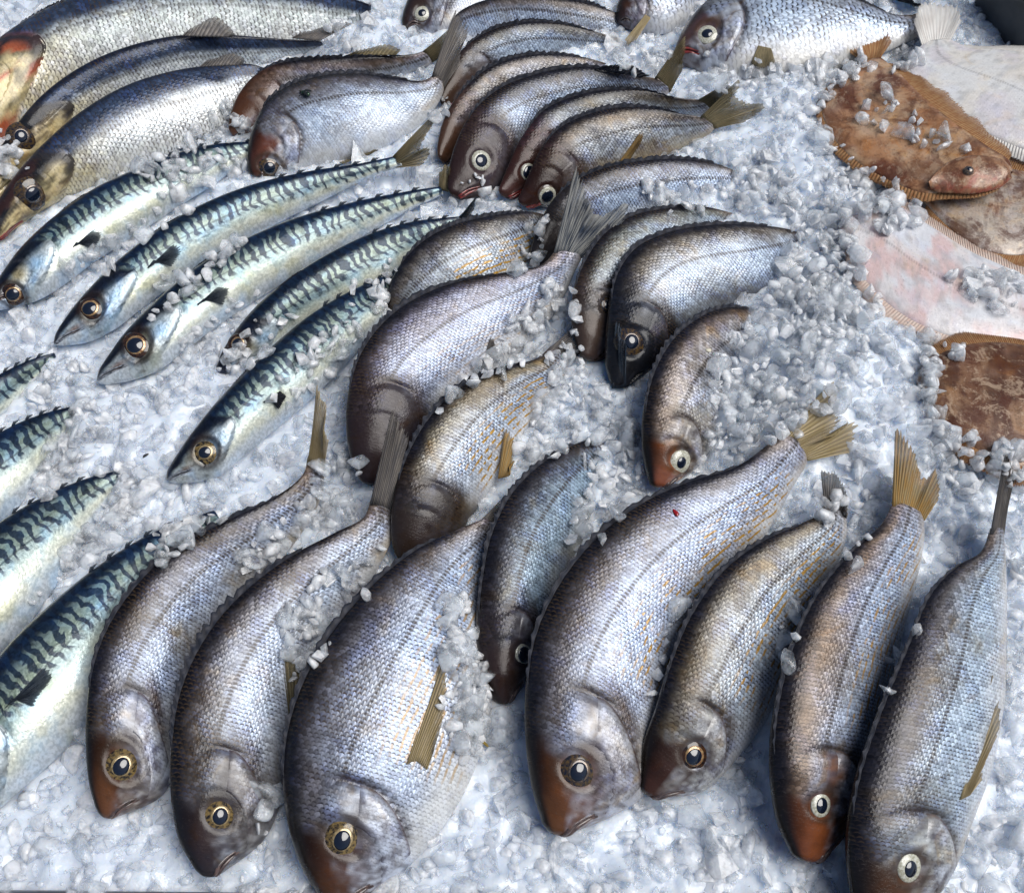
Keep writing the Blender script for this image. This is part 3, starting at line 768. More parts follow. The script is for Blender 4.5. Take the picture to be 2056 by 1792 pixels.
bream('rightmost sea bream in front with white ringed eye and grey flank',
      D=[(1745, 1880), (1712, 1790), (1704, 1680), (1722, 1560), (1765, 1430), (1815, 1310), (1862, 1200), (1915, 1140), (1972, 1108), (1992, 1060)],
      V=[(1800, 1880), (1895, 1770), (1945, 1650), (1985, 1540), (2010, 1420), (2018, 1300), (2020, 1200), (2018, 1130), (2014, 1095), (2012, 1060)],
      zd=[.024, .052, .060, .055, .036], zv=[.004, .000, .004, .006, .018], seed=7, eye=(1823, 1740, 28), iris='white', pupil=.5,
      tail=[(2012, 918, .085), (2022, 925, .08), (2030, 960, .06)], tailc='grey', ax=.4, cheek=(.44, .44, .40), brow=(.10, .05, .03),
      mat=dict(warm=.5), silver=(.46, .50, .52), back=(.11, .10, .10),
      fins=[('pectoral_fin', [(1926, 1605), (1944, 1595)], [(1994, 1330), (2004, 1390), (1990, 1480), (1968, 1560)], 'tan', .003)])
# ---- middle rows
bream('small dark sea bream lying nose down between two big breams',
      D=[(1000, 1412), (966, 1350), (958, 1260), (966, 1160), (985, 1070), (1030, 985), (1100, 920), (1180, 882), (1225, 885)],
      V=[(1020, 1415), (1060, 1360), (1090, 1280), (1115, 1210), (1140, 1150), (1175, 1090), (1200, 1010), (1225, 950), (1235, 915)],
      zd=[.010, .030, .036, .026, .000], zv=[.0, -.004, -.006, -.010, -.014], seed=8, eye=(1049, 1312, 20), iris='white', pupil=.7, hdark=.75,
      mat=dict(warm=.6), silver=(.26, .31, .33), belly=(.40, .40, .36), back=(.07, .07, .08), brow=(.08, .035, .02), thick=.5)
bream('sea bream with yellow dashes and orange side fin in the middle',
      D=[(800, 1128), (786, 1080), (790, 1000), (815, 915), (862, 835), (930, 772), (1010, 738), (1075, 720), (1105, 695)],
      V=[(840, 1135), (910, 1090), (965, 1010), (1010, 945), (1050, 880), (1085, 820), (1120, 775), (1140, 745), (1140, 715)],
      zd=[.012, .040, .048, .044, .018], zv=[.0, .0, .000, .0, .004], seed=9, hdark=.9, hcol=(.03, .022, .02), nogill=True, nomouth=True,
      tail=[(1150, 660, .02), (1165, 690, .012), (1160, 720, .0)], mat=dict(warm=.7, ystripe=1.0, edge=.85), silver=(.44, .45, .46), back=(.20, .17, .11),
      fins=[('pectoral_fin', [(1000, 962), (1024, 955)], [(1011, 856), (1020, 870), (1026, 910), (1026, 940)], 'amber', .003)])
bream('violet grey sea bream with forked tail standing up in the middle',
      D=[(728, 972), (700, 900), (696, 810), (720, 715), (775, 640), (850, 590), (930, 562), (1020, 545), (1085, 532), (1118, 500)],
      V=[(760, 975), (840, 900), (890, 830), (950, 780), (1010, 735), (1060, 690), (1105, 640), (1135, 590), (1150, 555), (1172, 510)],
      zd=[.012, .042, .052, .048, .040], zv=[.0, .0, .0, .004, .030], seed=10, hdark=.95, hcol=(.03, .02, .022), nogill=True, nomouth=True,
      tail=[(1158, 337, .085), (1178, 390, .07), (1196, 432, .06), (1258, 412, .06), (1246, 450, .045)], tailc='slate', tailn=22,
      dfin=(.26, .80, .007), mat=dict(warm=.25, edge=.85, ystripe=.35), silver=(.48, .50, .58), back=(.22, .20, .24),
      fins=[('pectoral_fin', [(965, 738), (982, 745)], [(984, 672), (992, 682), (994, 700)], 'grey', .002)])
bream('golden tinted sea bream with yellow dashes behind the mackerel tails',
      D=[(790, 650), (776, 610), (784, 565), (815, 515), (862, 474), (920, 448), (990, 432), (1060, 424), (1100, 432)],
      V=[(810, 665), (880, 650), (940, 625), (1000, 590), (1045, 550), (1075, 515), (1092, 480), (1100, 462), (1108, 448)],
      zd=[.008, .034, .044, .036, .010], zv=[-.004, -.004, -.002, -.006, -.01], seed=11, nohead=True, mat=dict(warm=.8, ystripe=1.0),
      silver=(.44, .44, .42), back=(.14, .12, .10), belly=(.60, .60, .56))
# ---- centre right
bream('brownish sea bream with cloudy bulging eye half under ice',
      D=[(1308, 978), (1292, 900), (1294, 820), (1312, 745), (1350, 680), (1405, 635), (1460, 616), (1520, 622), (1560, 640)],
      V=[(1335, 980), (1400, 940), (1450, 880), (1480, 820), (1510, 770), (1540, 730), (1560, 695), (1572, 670), (1575, 655)],
      zd=[.014, .040, .048, .038, .004], zv=[.004, .000, -.008, -.016, -.018], seed=12, eye=(1364, 926, 24), iris='white', pupil=.42,
      brow=(.26, .10, .05), snout=(.26, .09, .06), cheek=(.50, .46, .40), mat=dict(warm=.7, edge=.55, ystripe=.3), silver=(.50, .47, .44), back=(.26, .20, .16), ax=.2)
bream('black headed sea bream above the cloudy eyed one',
      D=[(1232, 778), (1218, 720), (1222, 640), (1234, 560), (1272, 500), (1335, 468), (1410, 453), (1500, 450), (1575, 458), (1610, 470)],
      V=[(1255, 780), (1320, 735), (1370, 690), (1420, 655), (1470, 632), (1530, 612), (1580, 580), (1610, 545), (1625, 515), (1630, 495)],
      zd=[.014, .042, .050, .040, .010], zv=[.002, .000, -.002, -.010, -.012], seed=13, eye=(1266, 686, 26), iris='dark', pupil=.62, hdark=1.0, hcol=(.012, .014, .020),
      mat=dict(warm=.5, edge=.8), silver=(.44, .47, .50), belly=(.10, .11, .13), back=(.20, .17, .13), ax=.9, nomouth=True,
      fins=[('spiny_fin', [(1228, 780), (1258, 778)], [(1236, 642), (1244, 655), (1252, 690)], 'blue', (.012, .045))])
bream('greenish grey sea bream squeezed behind the black headed bream',
      D=[(1170, 720), (1150, 650), (1152, 585), (1172, 525), (1212, 468), (1270, 432), (1340, 417), (1410, 414), (1475, 428)],
      V=[(1200, 730), (1250, 690), (1290, 640), (1330, 590), (1370, 545), (1420, 510), (1460, 485), (1485, 465), (1495, 450)],
      zd=[.012, .038, .046, .034, .004], zv=[-.004, -.006, -.008, -.014, -.016], seed=14, hdark=.8, hcol=(.05, .035, .03), nomouth=True,
      eye=(1218, 612, 16), iris='dark', pupil=.6, mat=dict(warm=.45, edge=.6), silver=(.42, .46, .48), back=(.16, .17, .15), brow=(.15, .09, .05))
bream('blue grey sea bream below the standing forked tail',
      D=[(1062, 530), (1072, 480), (1095, 425), (1135, 375), (1200, 340), (1280, 323), (1360, 318), (1430, 326), (1490, 348)],
      V=[(1080, 545), (1140, 520), (1190, 490), (1240, 465), (1300, 445), (1370, 430), (1430, 415), (1480, 395), (1510, 375)],
      zd=[.010, .036, .044, .030, .002], zv=[-.006, -.006, -.008, -.012, -.014], seed=15, hdark=.9, hcol=(.022, .02, .022), nogill=True, nomouth=True,
      mat=dict(warm=.3, edge=.7), silver=(.44, .48, .54), back=(.14, .14, .16))
bream('brown sea bream with open eye lowest of the red lipped cluster',
      D=[(1038, 408), (1062, 350), (1085, 300), (1120, 258), (1175, 230), (1240, 215), (1310, 216), (1370, 228), (1412, 236)],
      V=[(1062, 418), (1120, 408), (1170, 385), (1220, 360), (1280, 338), (1340, 312), (1390, 288), (1425, 268), (1438, 252)],
      zd=[.014, .040, .048, .042, .030], zv=[.0, -.002, -.004, .0, .014], seed=16, eye=(1098, 392, 18), iris='white', pupil=.66, hdark=.85, hcol=(.035, .016, .016), lip='red',
      tail=[(1484, 160, .06), (1476, 195, .05), (1500, 206, .035), (1534, 214, .03), (1490, 245, .02)], tailc='olive',
      mat=dict(warm=.8, edge=.7), silver=(.38, .36, .33), back=(.18, .14, .10), belly=(.42, .36, .26),
      fins=[('pectoral_fin', [(1242, 325), (1254, 332)], [(1286, 262), (1293, 266), (1286, 285)], 'amber', .003)])
bream('sea bream with half hidden eye wedged in the red lipped cluster',
      D=[(998, 388), (1018, 340), (1045, 280), (1085, 225), (1140, 196), (1210, 180), (1290, 180), (1360, 196), (1410, 200)],
      V=[(1030, 405), (1085, 370), (1140, 330), (1200, 300), (1260, 280), (1320, 260), (1380, 240), (1420, 225), (1435, 215)],
      zd=[.014, .036, .044, .038, .024], zv=[-.002, -.004, -.006, -.004, .008], seed=17, eye=(1060, 345, 17), iris='white', pupil=.72, hdark=.9, hcol=(.05, .02, .018), lip='red',
      tail=[(1462, 165, .05), (1470, 190, .04), (1465, 215, .03)], tailc='olive', mat=dict(warm=.5, edge=.6), silver=(.42, .45, .47), back=(.17, .16, .14), nogill=True)
bream('large dark sea bream with big white eye and red lips',
      D=[(900, 388), (900, 345), (916, 285), (950, 222), (1005, 175), (1075, 148), (1150, 134), (1230, 138), (1290, 152), (1322, 158)],
      V=[(928, 405), (990, 385), (1040, 340), (1085, 290), (1140, 255), (1210, 232), (1280, 215), (1325, 198), (1342, 188), (1350, 180)],
      zd=[.016, .040, .048, .040, .030], zv=[.002, -.002, -.004, .0, .014], seed=18, eye=(965, 323, 20), iris='white', pupil=.60, hdark=.92, hcol=(.035, .02, .022), lip='red',
      tail=[(1372, 78, .06), (1376, 100, .055), (1366, 140, .035)], tailc='olive', mat=dict(warm=.45, edge=.75), silver=(.40, .44, .50), back=(.10, .10, .11), nogill=True,
      fins=[('dorsal_fin_tip', [(1195, 138), (1285, 155)], [(1215, 130), (1268, 130), (1305, 152)], 'dark', (.04, .046)),
            ('side_fin', [(900, 385), (880, 380)], [(905, 330), (895, 328), (885, 345)], 'olive', (.01, .03))])
bream('brown headed sea bream just left of the big white eyed one',
      D=[(880, 318), (880, 285), (895, 232), (930, 178), (980, 135), (1045, 112), (1110, 108), (1170, 114), (1215, 126)],
      V=[(900, 335), (940, 300), (980, 260), (1030, 225), (1090, 205), (1150, 190), (1200, 170), (1225, 155), (1235, 140)],
      zd=[.012, .034, .040, .030, .006], zv=[-.004, -.006, -.008, -.012, -.012], seed=19, hdark=.7, hcol=(.08, .04, .025), nogill=True,
      mat=dict(warm=.6, edge=.55), silver=(.44, .44, .44), back=(.20, .16, .13), nomouth=True)
bream('sea bream with dark red mouth under the spread tail',
      D=[(884, 208), (888, 180), (900, 140), (935, 92), (985, 60), (1050, 44), (1120, 46), (1190, 62), (1240, 76)],
      V=[(900, 222), (940, 195), (985, 165), (1040, 145), (1100, 130), (1160, 122), (1210, 112), (1245, 102), (1258, 92)],
      zd=[.010, .030, .036, .026, .004], zv=[-.006, -.006, -.008, -.012, -.012], seed=20, hdark=.7, hcol=(.05, .03, .02), lip='red', nogill=True,
      mat=dict(warm=.3, edge=.5), silver=(.46, .50, .54), back=(.17, .17, .16))
bream('blue silver sea bream beside the small white eyed head at the top',
      D=[(905, 60), (915, 30), (950, 8), (1000, -6), (1060, -12), (1120, -6), (1180, 6), (1230, 22), (1255, 34)],
      V=[(920, 85), (960, 92), (1010, 88), (1060, 82), (1120, 80), (1170, 82), (1215, 80), (1250, 76), (1268, 66)],
      zd=[.006, .024, .030, .022, .006], zv=[-.006, -.006, -.008, -.010, -.010], seed=21, nohead=True, mat=dict(warm=.5, edge=.6), silver=(.44, .47, .52), back=(.17, .14, .12))
bream('small sea bream head with white ringed eye at the top edge',
      D=[(806, 44), (812, 15), (830, -20), (870, -60), (930, -85), (1000, -95), (1080, -90), (1150, -70)],
      V=[(816, 62), (860, 72), (910, 68), (960, 45), (1010, 20), (1070, -5), (1130, -20), (1160, -35)],
      zd=[.006, .016, .022, .018, .004], zv=[-.004, -.006, -.010, -.014, -.014], seed=22, eye=(848, 28, 16), iris='white', pupil=.45,
      hdark=.35, mat=dict(warm=.3), cheek=(.36, .38, .42), brow=(.05, .025, .02), snout=(.05, .03, .03))
bream('broad pale sea bream with white eye lying level near the top edge',
      D=[(1352, 108), (1362, 80), (1385, 40), (1425, 0), (1490, -35), (1570, -42), (1650, -25), (1725, 2), (1790, 28), (1840, 30)],
      V=[(1362, 125), (1420, 145), (1490, 158), (1570, 160), (1640, 148), (1710, 128), (1770, 108), (1815, 88), (1840, 78), (1850, 72)],
      zd=[.010, .026, .034, .032, .020], zv=[.006, .006, .004, .006, .016], seed=23, eye=(1421, 71, 21), iris='white', pupil=.45, lip='red',
      tail=[(1875, 20, .004), (1872, 45, .002), (1876, 78, .0)], tailc='grey', mat=dict(warm=.25, scale=.0062, edge=.7), silver=(.54, .57, .60), belly=(.64, .63, .60),
      back=(.26, .27, .30), brow=(.10, .055, .06), cheek=(.48, .50, .52), ax=.3,
      fins=[('pectoral_fin', [(1522, 92), (1548, 98)], [(1505, 132), (1530, 138), (1556, 128)], 'olive', .003)])
bream('sea bream face pointing at the viewer beside a tan fin tip',
      D=[(1238, 32), (1240, 5), (1262, -25), (1300, -50), (1345, -60), (1390, -50), (1420, -40)],
      V=[(1248, 52), (1290, 66), (1340, 66), (1375, 50), (1395, 20), (1410, -5), (1425, -20)],
      zd=[.012, .022, .026, .02, .01], zv=[.004, .0, -.004, -.006, -.008], seed=24, hdark=.25, mat=dict(warm=.3, scale=.006), silver=(.46, .47, .50), cheek=(.34, .30, .34),
      snout=(.07, .035, .03), thick=.5, fins=[('pectoral_fin', [(1296, 30), (1306, 36)], [(1252, 86), (1262, 90), (1275, 84)], 'tan', (.02, .012))])
bream('dark sea bream tail and rump at the upper right edge',
      D=[(1560, -90), (1620, -110), (1680, -100), (1740, -60), (1775, -25), (1790, -12)],
      V=[(1570, -60), (1630, -40), (1690, -30), (1740, -18), (1775, -5), (1795, 4)],
      zd=.02, zv=.0, seed=25, nohead=True, tail=[(1840, -20, .03), (1836, 0, .03), (1850, 16, .02)], tailc='dark', silver=(.10, .11, .12), back=(.04, .05, .06))
# ---- upper left breams
bream('brown shouldered sea bream tucked behind the one with a fly',
      D=[(458, 262), (462, 230), (478, 190), (510, 152), (555, 128), (620, 118), (700, 114), (780, 112), (830, 108), (855, 100)],
      V=[(475, 280), (530, 270), (580, 250), (640, 215), (700, 185), (760, 165), (810, 150), (845, 138), (862, 130), (872, 120)],
      zd=[.008, .030, .036, .030, .018], zv=[-.004, -.006, -.006, -.004, .006], seed=26, hdark=.6, hcol=(.16, .07, .04), nogill=True, nomouth=True,
      tail=[(905, 58, .035), (915, 75, .03), (905, 105, .02)], tailc='olive', mat=dict(warm=.7, edge=.45), silver=(.44, .43, .44), back=(.24, .19, .17),
      fins=[('dorsal_fin_tip', [(695, 112), (795, 110)], [(712, 104), (775, 88), (806, 100)], 'olive', (.03, .036))])
bream('sea bream with spread tail and a fly on its shoulder',
      D=[(502, 350), (496, 318), (505, 262), (535, 205), (585, 170), (650, 152), (720, 148), (790, 156), (845, 162), (872, 150)],
      V=[(520, 358), (570, 352), (620, 340), (680, 325), (740, 308), (800, 280), (845, 250), (875, 215), (888, 190), (892, 172)],
      zd=[.012, .034, .042, .036, .030], zv=[.0, .0, .0, .002, .018], seed=27, eye=(541, 336, 20), iris='dark', pupil=.55,
      tail=[(910, 25, .075), (930, 45, .06), (937, 70, .05), (915, 130, .035)], tailc='grey', mat=dict(warm=.3, edge=.5), silver=(.50, .53, .57), belly=(.62, .65, .68),
      brow=(.13, .045, .03), snout=(.11, .04, .03), cheek=(.42, .44, .48), ax=.3,
      fins=[('anal_fin', [(680, 325), (740, 308)], [(690, 332), (745, 300), (762, 304)], 'olive', .003)])
# ---- sea bass
bass('sea bass with rust red gill cover in the top left corner',
     D=[(-190, 380), (-150, 250), (-70, 140), (30, 55), (150, -5), (300, -45), (450, -50), (600, -30), (700, -5), (745, 10)],
     V=[(-170, 400), (-60, 330), (40, 250), (130, 190), (250, 150), (380, 125), (500, 105), (600, 90), (690, 70), (740, 50)],
     zd=[.02, .04, .05, .04, .02], zv=[.0, .0, .0, -.004, -.006], seed=31, red=.75, ug=.34, mat=dict(scale=.0050, edge=.62, warm=.1), silver=(.58, .63, .60), nomouth=True)
bass('sea bass with raised grey back fin, second from the top left',
     D=[(-40, 400), (-28, 345), (15, 275), (80, 195), (160, 135), (250, 95), (350, 72), (450, 70), (560, 78), (640, 82)],
     V=[(-20, 415), (60, 340), (130, 280), (220, 220), (320, 180), (420, 150), (520, 130), (600, 115), (650, 105), (665, 98)],
     zd=[.016, .042, .050, .038, .012], zv=[.0, .0, .0, -.004, -.010], seed=32, eye=(42, 274, 22), iris='dark', pupil=.6, ug=.29, mat=dict(scale=.0044, edge=.62, warm=.08),
     nomouth=True, fins=[('dorsal_fin', [(365, 72), (465, 74)], [(378, 60), (425, 34), (452, 42), (472, 70)], 'grey', (.046, .052)),
           ('soft_dorsal_fin', [(585, 76), (640, 82)], [(600, 68), (690, 42), (712, 44)], 'grey', (.03, .034))], dfin=0)
bass('sea bass with gold cheek, lowest of the three at left',
     D=[(-25, 470), (-12, 425), (25, 360), (85, 290), (160, 225), (245, 175), (335, 145), (430, 130), (500, 128), (540, 140)],
     V=[(-10, 490), (70, 430), (150, 390), (230, 358), (310, 322), (390, 285), (450, 250), (500, 215), (535, 185), (550, 165)],
     zd=[.016, .044, .052, .042, .016], zv=[.0, .0, .0, -.002, -.006], seed=33, eye=(64, 388, 27), iris='dark', pupil=.55, ug=.30, mat=dict(scale=.0044, edge=.62, warm=.08),
     lip='red', fins=[('dorsal_fin', [(400, 134), (485, 130)], [(415, 122), (455, 108), (478, 108), (492, 122)], 'grey', (.046, .052))], dfin=0)
# ---- mackerel
MZ = dict(zd=[.014, .032, .038, .032, .014], zv=[.006, .004, .004, .004, .004])
mack('topmost mackerel, copper eye at the left edge, ice along its back',
     D=[(-30, 612), (-8, 568), (40, 500), (105, 438), (190, 378), (280, 336), (370, 302), (440, 288), (500, 284), (540, 285)],
     V=[(-15, 625), (50, 605), (120, 560), (190, 505), (270, 455), (350, 405), (430, 360), (490, 325), (530, 305), (548, 296)],
     seed=41, eye=(27, 590, 19), iris='copper', pupil=.6, fins=[('pectoral_fin', [(146, 496), (152, 486)], [(188, 460), (204, 470), (188, 500)], 'blue', .004)], **MZ)
mack('mackerel with forked tail lifted off the ice near its nose down neighbours',
     D=[(104, 684), (120, 655), (165, 595), (230, 528), (310, 465), (400, 412), (500, 372), (610, 345), (720, 328), (800, 312)],
     V=[(112, 696), (180, 680), (240, 640), (300, 590), (380, 532), (470, 480), (560, 435), (660, 390), (740, 355), (808, 334)],
     zd=[.014, .034, .040, .034, .026], zv=[.006, .004, .004, .006, .018], seed=42, eye=(182, 620, 21), iris='copper', pupil=.6,
     tail=[(884, 214, .06), (864, 262, .05), (843, 300, .04), (863, 304, .03), (846, 331, .02)], tailc='olive',
     fins=[('pectoral_fin', [(296, 538), (308, 522)], [(350, 490), (364, 502), (342, 536)], 'blue', .005)], lip='pale')
mack('clean striped mackerel with blue gill plate and nose over the bare ice',
     D=[(192, 752), (212, 722), (258, 660), (325, 592), (405, 528), (500, 475), (600, 435), (710, 405), (810, 385), (882, 374)],
     V=[(198, 775), (280, 752), (340, 712), (410, 655), (490, 598), (580, 545), (670, 495), (760, 450), (840, 412), (890, 390)],
     seed=43, eye=(274, 694, 24), iris='copper', pupil=.58, fins=[('pectoral_fin', [(396, 612), (408, 600)], [(438, 575), (462, 580), (446, 612)], 'blue', .004)], lip='pale', **MZ)
mack('mackerel with its head buried in dark gaps of ice',
     D=[(432, 752), (444, 712), (470, 668), (520, 610), (585, 555), (660, 508), (740, 470), (820, 446), (890, 437), (930, 434)],
     V=[(450, 765), (510, 722), (570, 670), (640, 625), (710, 590), (780, 555), (840, 515), (890, 480), (925, 458), (938, 446)],
     zd=[.004, .026, .036, .030, .012], zv=[-.012, -.010, -.004, -.002, .0], seed=44, eye=(478, 690, 17), iris='copper', nomouth=True,
     tail=[(958, 396, .03), (950, 420, .025), (942, 442, .01)], tailc='blue')
mack('mackerel with gold ringed eye pointing down beside the violet bream',
     D=[(330, 955), (345, 928), (385, 868), (440, 800), (500, 738), (560, 682), (625, 630), (700, 585), (770, 555), (830, 535)],
     V=[(342, 972), (420, 955), (480, 905), (540, 850), (600, 800), (660, 745), (715, 690), (770, 640), (815, 595), (842, 560)],
     seed=45, eye=(413, 908, 21), iris='gold', pupil=.6, fins=[('pectoral_fin', [(528, 808), (538, 796)], [(562, 784), (572, 796), (556, 822)], 'dark', .004)], lip='pale', **MZ)
mack('mackerel tail end at the left edge, highest of the four',
     D=[(-330, 1010), (-260, 940), (-160, 850), (-80, 795), (0, 750), (60, 722), (108, 708)],
     V=[(-310, 1050), (-220, 990), (-120, 920), (-50, 870), (20, 815), (70, 770), (112, 725)],
     zd=[.02, .026, .030, .024, .006], zv=[-.004, -.004, -.004, -.006, -.006], seed=46, nohead=True)
mack('mackerel rear half at the left edge, second of the four downward',
     D=[(-360, 1190), (-260, 1090), (-150, 985), (-70, 915), (10, 862), (80, 832), (148, 814)],
     V=[(-340, 1240), (-200, 1180), (-90, 1100), (0, 1030), (70, 960), (120, 895), (152, 840)],
     zd=[.02, .026, .030, .024, .006], zv=[-.002, -.002, -.002, -.004, -.006], seed=47, nohead=True)
mack('mackerel rear half with broad cream belly, third of the four downward',
     D=[(-360, 1430), (-250, 1310), (-140, 1180), (-50, 1085), (30, 1028), (110, 985), (180, 958), (240, 943)],
     V=[(-320, 1480), (-170, 1410), (-60, 1330), (20, 1255), (90, 1175), (150, 1095), (205, 1020), (245, 965)],
     zd=[.02, .026, .032, .024, .006], zv=[-.002, -.002, -.002, -.004, -.006], seed=48, nohead=True)
mack('pale bellied mackerel in the lower left corner with dark side fin',
     D=[(-190, 1690), (-150, 1580), (-80, 1430), (0, 1312), (90, 1222), (190, 1140), (280, 1082), (350, 1050), (430, 1025)],
     V=[(-150, 1740), (-30, 1625), (50, 1545), (120, 1470), (180, 1395), (235, 1300), (300, 1200), (370, 1110), (440, 1045)],
     zd=[.018, .032, .036, .026, .006], zv=[.0, -.002, -.002, -.004, -.008], seed=49, ug=.30, nomouth=True,
     fins=[('pectoral_fin', [(10, 1422), (26, 1402)], [(92, 1338), (106, 1356), (66, 1420)], 'blue', .004)])
# ---- flatfish
flat('white bellied flatfish with rounded white tail at the right edge',
     D=[(1905, 78), (1950, 95), (2010, 100), (2080, 112), (2160, 150), (2230, 200), (2270, 250)],
     V=[(1855, 85), (1825, 125), (1850, 180), (1910, 225), (1990, 275), (2080, 310), (2180, 310), (2260, 270)],
     zd=.034, zv=.030, seed=51, silver=(.76, .76, .75), belly=(.78, .74, .68), back=(.70, .66, .68), thick=.14,
     mat=dict(warm=.08, edge=.12, scale=.003), tail=[(1925, 48, .034), (1918, 16, .034), (1885, 6, .034), (1850, 14, .034), (1838, 42, .034)], tailz=.03, tailc='white', fringe='white')
flat('mottled brown flatfish with its head and eye turned up at right',
     D=[(1765, 112), (1800, 140), (1850, 190), (1915, 245), (1980, 292), (2022, 318), (2034, 340)],
     V=[(1738, 120), (1690, 150), (1650, 205), (1668, 270), (1720, 325), (1790, 365), (1850, 388), (1900, 388), (1960, 386), (2010, 372), (2032, 350)][:],
     zd=[.020, .034, .040, .044, .044], zv=[.012, .016, .022, .034, .040], seed=52, silver=(.46, .23, .11), belly=(.58, .38, .23), back=(.13, .04, .022), thick=.13,
     mat=dict(warm=.5, edge=.25, scale=.0026, mott=.6), tail=[(1788, 88, .022), (1772, 54, .024), (1738, 50, .024), (1714, 72, .022), (1712, 104, .02)], tailc='brown', fringe='brown', flip=True)
flat('brown flatfish with orange fringe lying under the mottled one',
     D=[(1850, 370), (1900, 345), (1980, 335), (2060, 345), (2140, 380), (2190, 420)],
     V=[(1845, 395), (1885, 440), (1940, 488), (2005, 512), (2080, 510), (2150, 480), (2195, 435)],
     zd=.024, zv=.014, seed=53, silver=(.42, .34, .28), belly=(.50, .43, .36), back=(.34, .18, .10), thick=.10, mat=dict(warm=.6, edge=.3, scale=.003, mott=.75), fringe='brown')
flat('pinkish white flatfish belly up amid the ice at right',
     D=[(1690, 440), (1740, 415), (1800, 412), (1870, 455), (1950, 505), (2040, 545), (2130, 590), (2190, 640)],
     V=[(1685, 470), (1725, 550), (1790, 620), (1870, 665), (1960, 690), (2050, 702), (2130, 690), (2192, 655)],
     zd=.026, zv=.022, seed=54, silver=(.76, .73, .73), belly=(.72, .54, .52), back=(.72, .74, .78), thick=.14, mat=dict(warm=.06, edge=.10, scale=.003), fringe='pink')
flat('dark brown flatfish half buried at the lower right edge',
     D=[(1840, 760), (1880, 715), (1950, 690), (2040, 690), (2130, 720), (2200, 780)],
     V=[(1842, 790), (1890, 850), (1960, 905), (2040, 940), (2130, 930), (2200, 830)],
     zd=.026, zv=.022, seed=55, silver=(.20, .10, .055), belly=(.30, .17, .09), back=(.08, .035, .022), thick=.12, mat=dict(warm=.6, edge=.25, scale=.003, mott=.8), fringe='brown')

for o in SP:
    if o['kind'] == 'flat' and o.get('tail'): o['D'], o['V'] = o['D'][::-1], o['V'][::-1]; o['zd'], o['zv'] = np.atleast_1d(o['zd'])[::-1], np.atleast_1d(o['zv'])[::-1]
    if o['kind'] == 'mackerel':
        c_ = lambda L_, n_: crom(L_, n_)
        d_, v_ = c_(o['D'], 14), c_(o['V'], 14); k_ = np.interp(np.linspace(0, 1, 14), [0, .15, .4, .8, 1], [1.0, 1.12, 1.16, 1.12, 1.0])[:, None]
        o['V'] = d_ + (v_ - d_) * k_; o['zv'] = np.atleast_1d(o['zv']) + .003
    make_fish(o)

# fringes, heads and small features of the flatfish
def fringe(o):
    g = o['geo']; k = 40
    for sg, nm in ((1, 'dorsal_fringe'), (-1, 'anal_fringe')):
        uu = np.linspace(.06, .93, k); b = g.eval(uu, np.full(k, sg * .985))
        Bn = g.ip(g.B, uu); Bn = Bn / np.linalg.norm(Bn, axis=1)[:, None] * sg
        Tn = np.gradient(g.M, axis=0)[5]; Tn = -Tn / np.linalg.norm(Tn)
        env = np.sin(np.linspace(.03, .97, k) * np.pi) ** .55 * .017 * (.75 + .5 * vnoise(np.arange(k) * .35, np.full(k, o['seed'] * 1.7), 3))
        e = b + Bn * env[:, None] + np.array(Tn)[None] * (env * .5)[:, None] - np.array([0, 0, 1.])[None] * (env * .18)[:, None]
        fin(nm, b - Bn * .002, e, finmat(o['fringe']), o['root'], 90, .10, 0, o['seed'], .0003)
for o in FISH:
    if o.get('fringe'): fringe(o)

fl = [o for o in FISH if o['seed'] == 52][0]
# raised head of the mottled flatfish
Hh = Geo([(2034, 352), (2015, 322), (1965, 312), (1915, 320), (1880, 345), (1865, 365)],
         [(2030, 362), (2005, 378), (1960, 388), (1920, 388), (1885, 386), (1868, 380)], [.046, .050, .044], [.040, .040, .036], .32, .5, 'flat')
Hh.ug = -5; Hh.ml = .0001
nu, nv = 60, 36
U = np.repeat(np.linspace(0, 1, nu), nv); th = np.tile(np.linspace(0, 2 * np.pi, nv, endpoint=False), nu)
P = Hh.eval(U, np.cos(th), np.where(np.sin(th) >= 0, 1., -1.))
cl = .1 + .9 * np.sqrt(np.clip(1 - (1 - np.clip(U / .12, 0, 1)) ** 2, 0, 1)); Mi = Hh.ip(Hh.M, U); P = Mi + (P - Mi) * cl[:, None]
nz = fbm(U * 12, np.cos(th) * 4, 9)
c = lerp(np.tile((.36, .19, .10), (len(U), 1)), np.tile((.34, .09, .055), (len(U), 1)), sstep(.4, .7, nz) * sstep(.6, -.5, np.cos(th)))
c = lerp(c, np.tile((.20, .11, .07), (len(U), 1)), sstep(.55, .75, fbm(U * 30, np.cos(th) * 9, 4)) * .6)
hbx = Hh.ip(Hh.hb, U)
hd = mesh_obj('head', P, grid_faces(nu, nv, True), fish_material('flatfish_head_skin', 'flat', 56, warm=.3, edge=.2, scale=.003, mott=.75), fl['root'],
         {'col': ('FLOAT_COLOR', c), 'fp': ('FLOAT_VECTOR', np.stack([U * Hh.L, np.cos(th) * hbx, np.full(len(U), .05)], 1)), 'msk': ('FLOAT_VECTOR', np.tile((.05, 0, 0), (len(U), 1)))})
collect(P, grid_faces(nu, nv, True))
bvh = BVHTree.FromPolygons([tuple(p) for p in P], [tuple(f) for f in grid_faces(nu, nv, True).tolist()])
def hhit(px, py):
    h = bvh.ray_cast(Vector(CAMP), Vector(ray(px, py))); return (np.array(h[0]), np.array(h[1])) if h[0] else (at(px, py, .05), np.array([0, 0, 1.]))
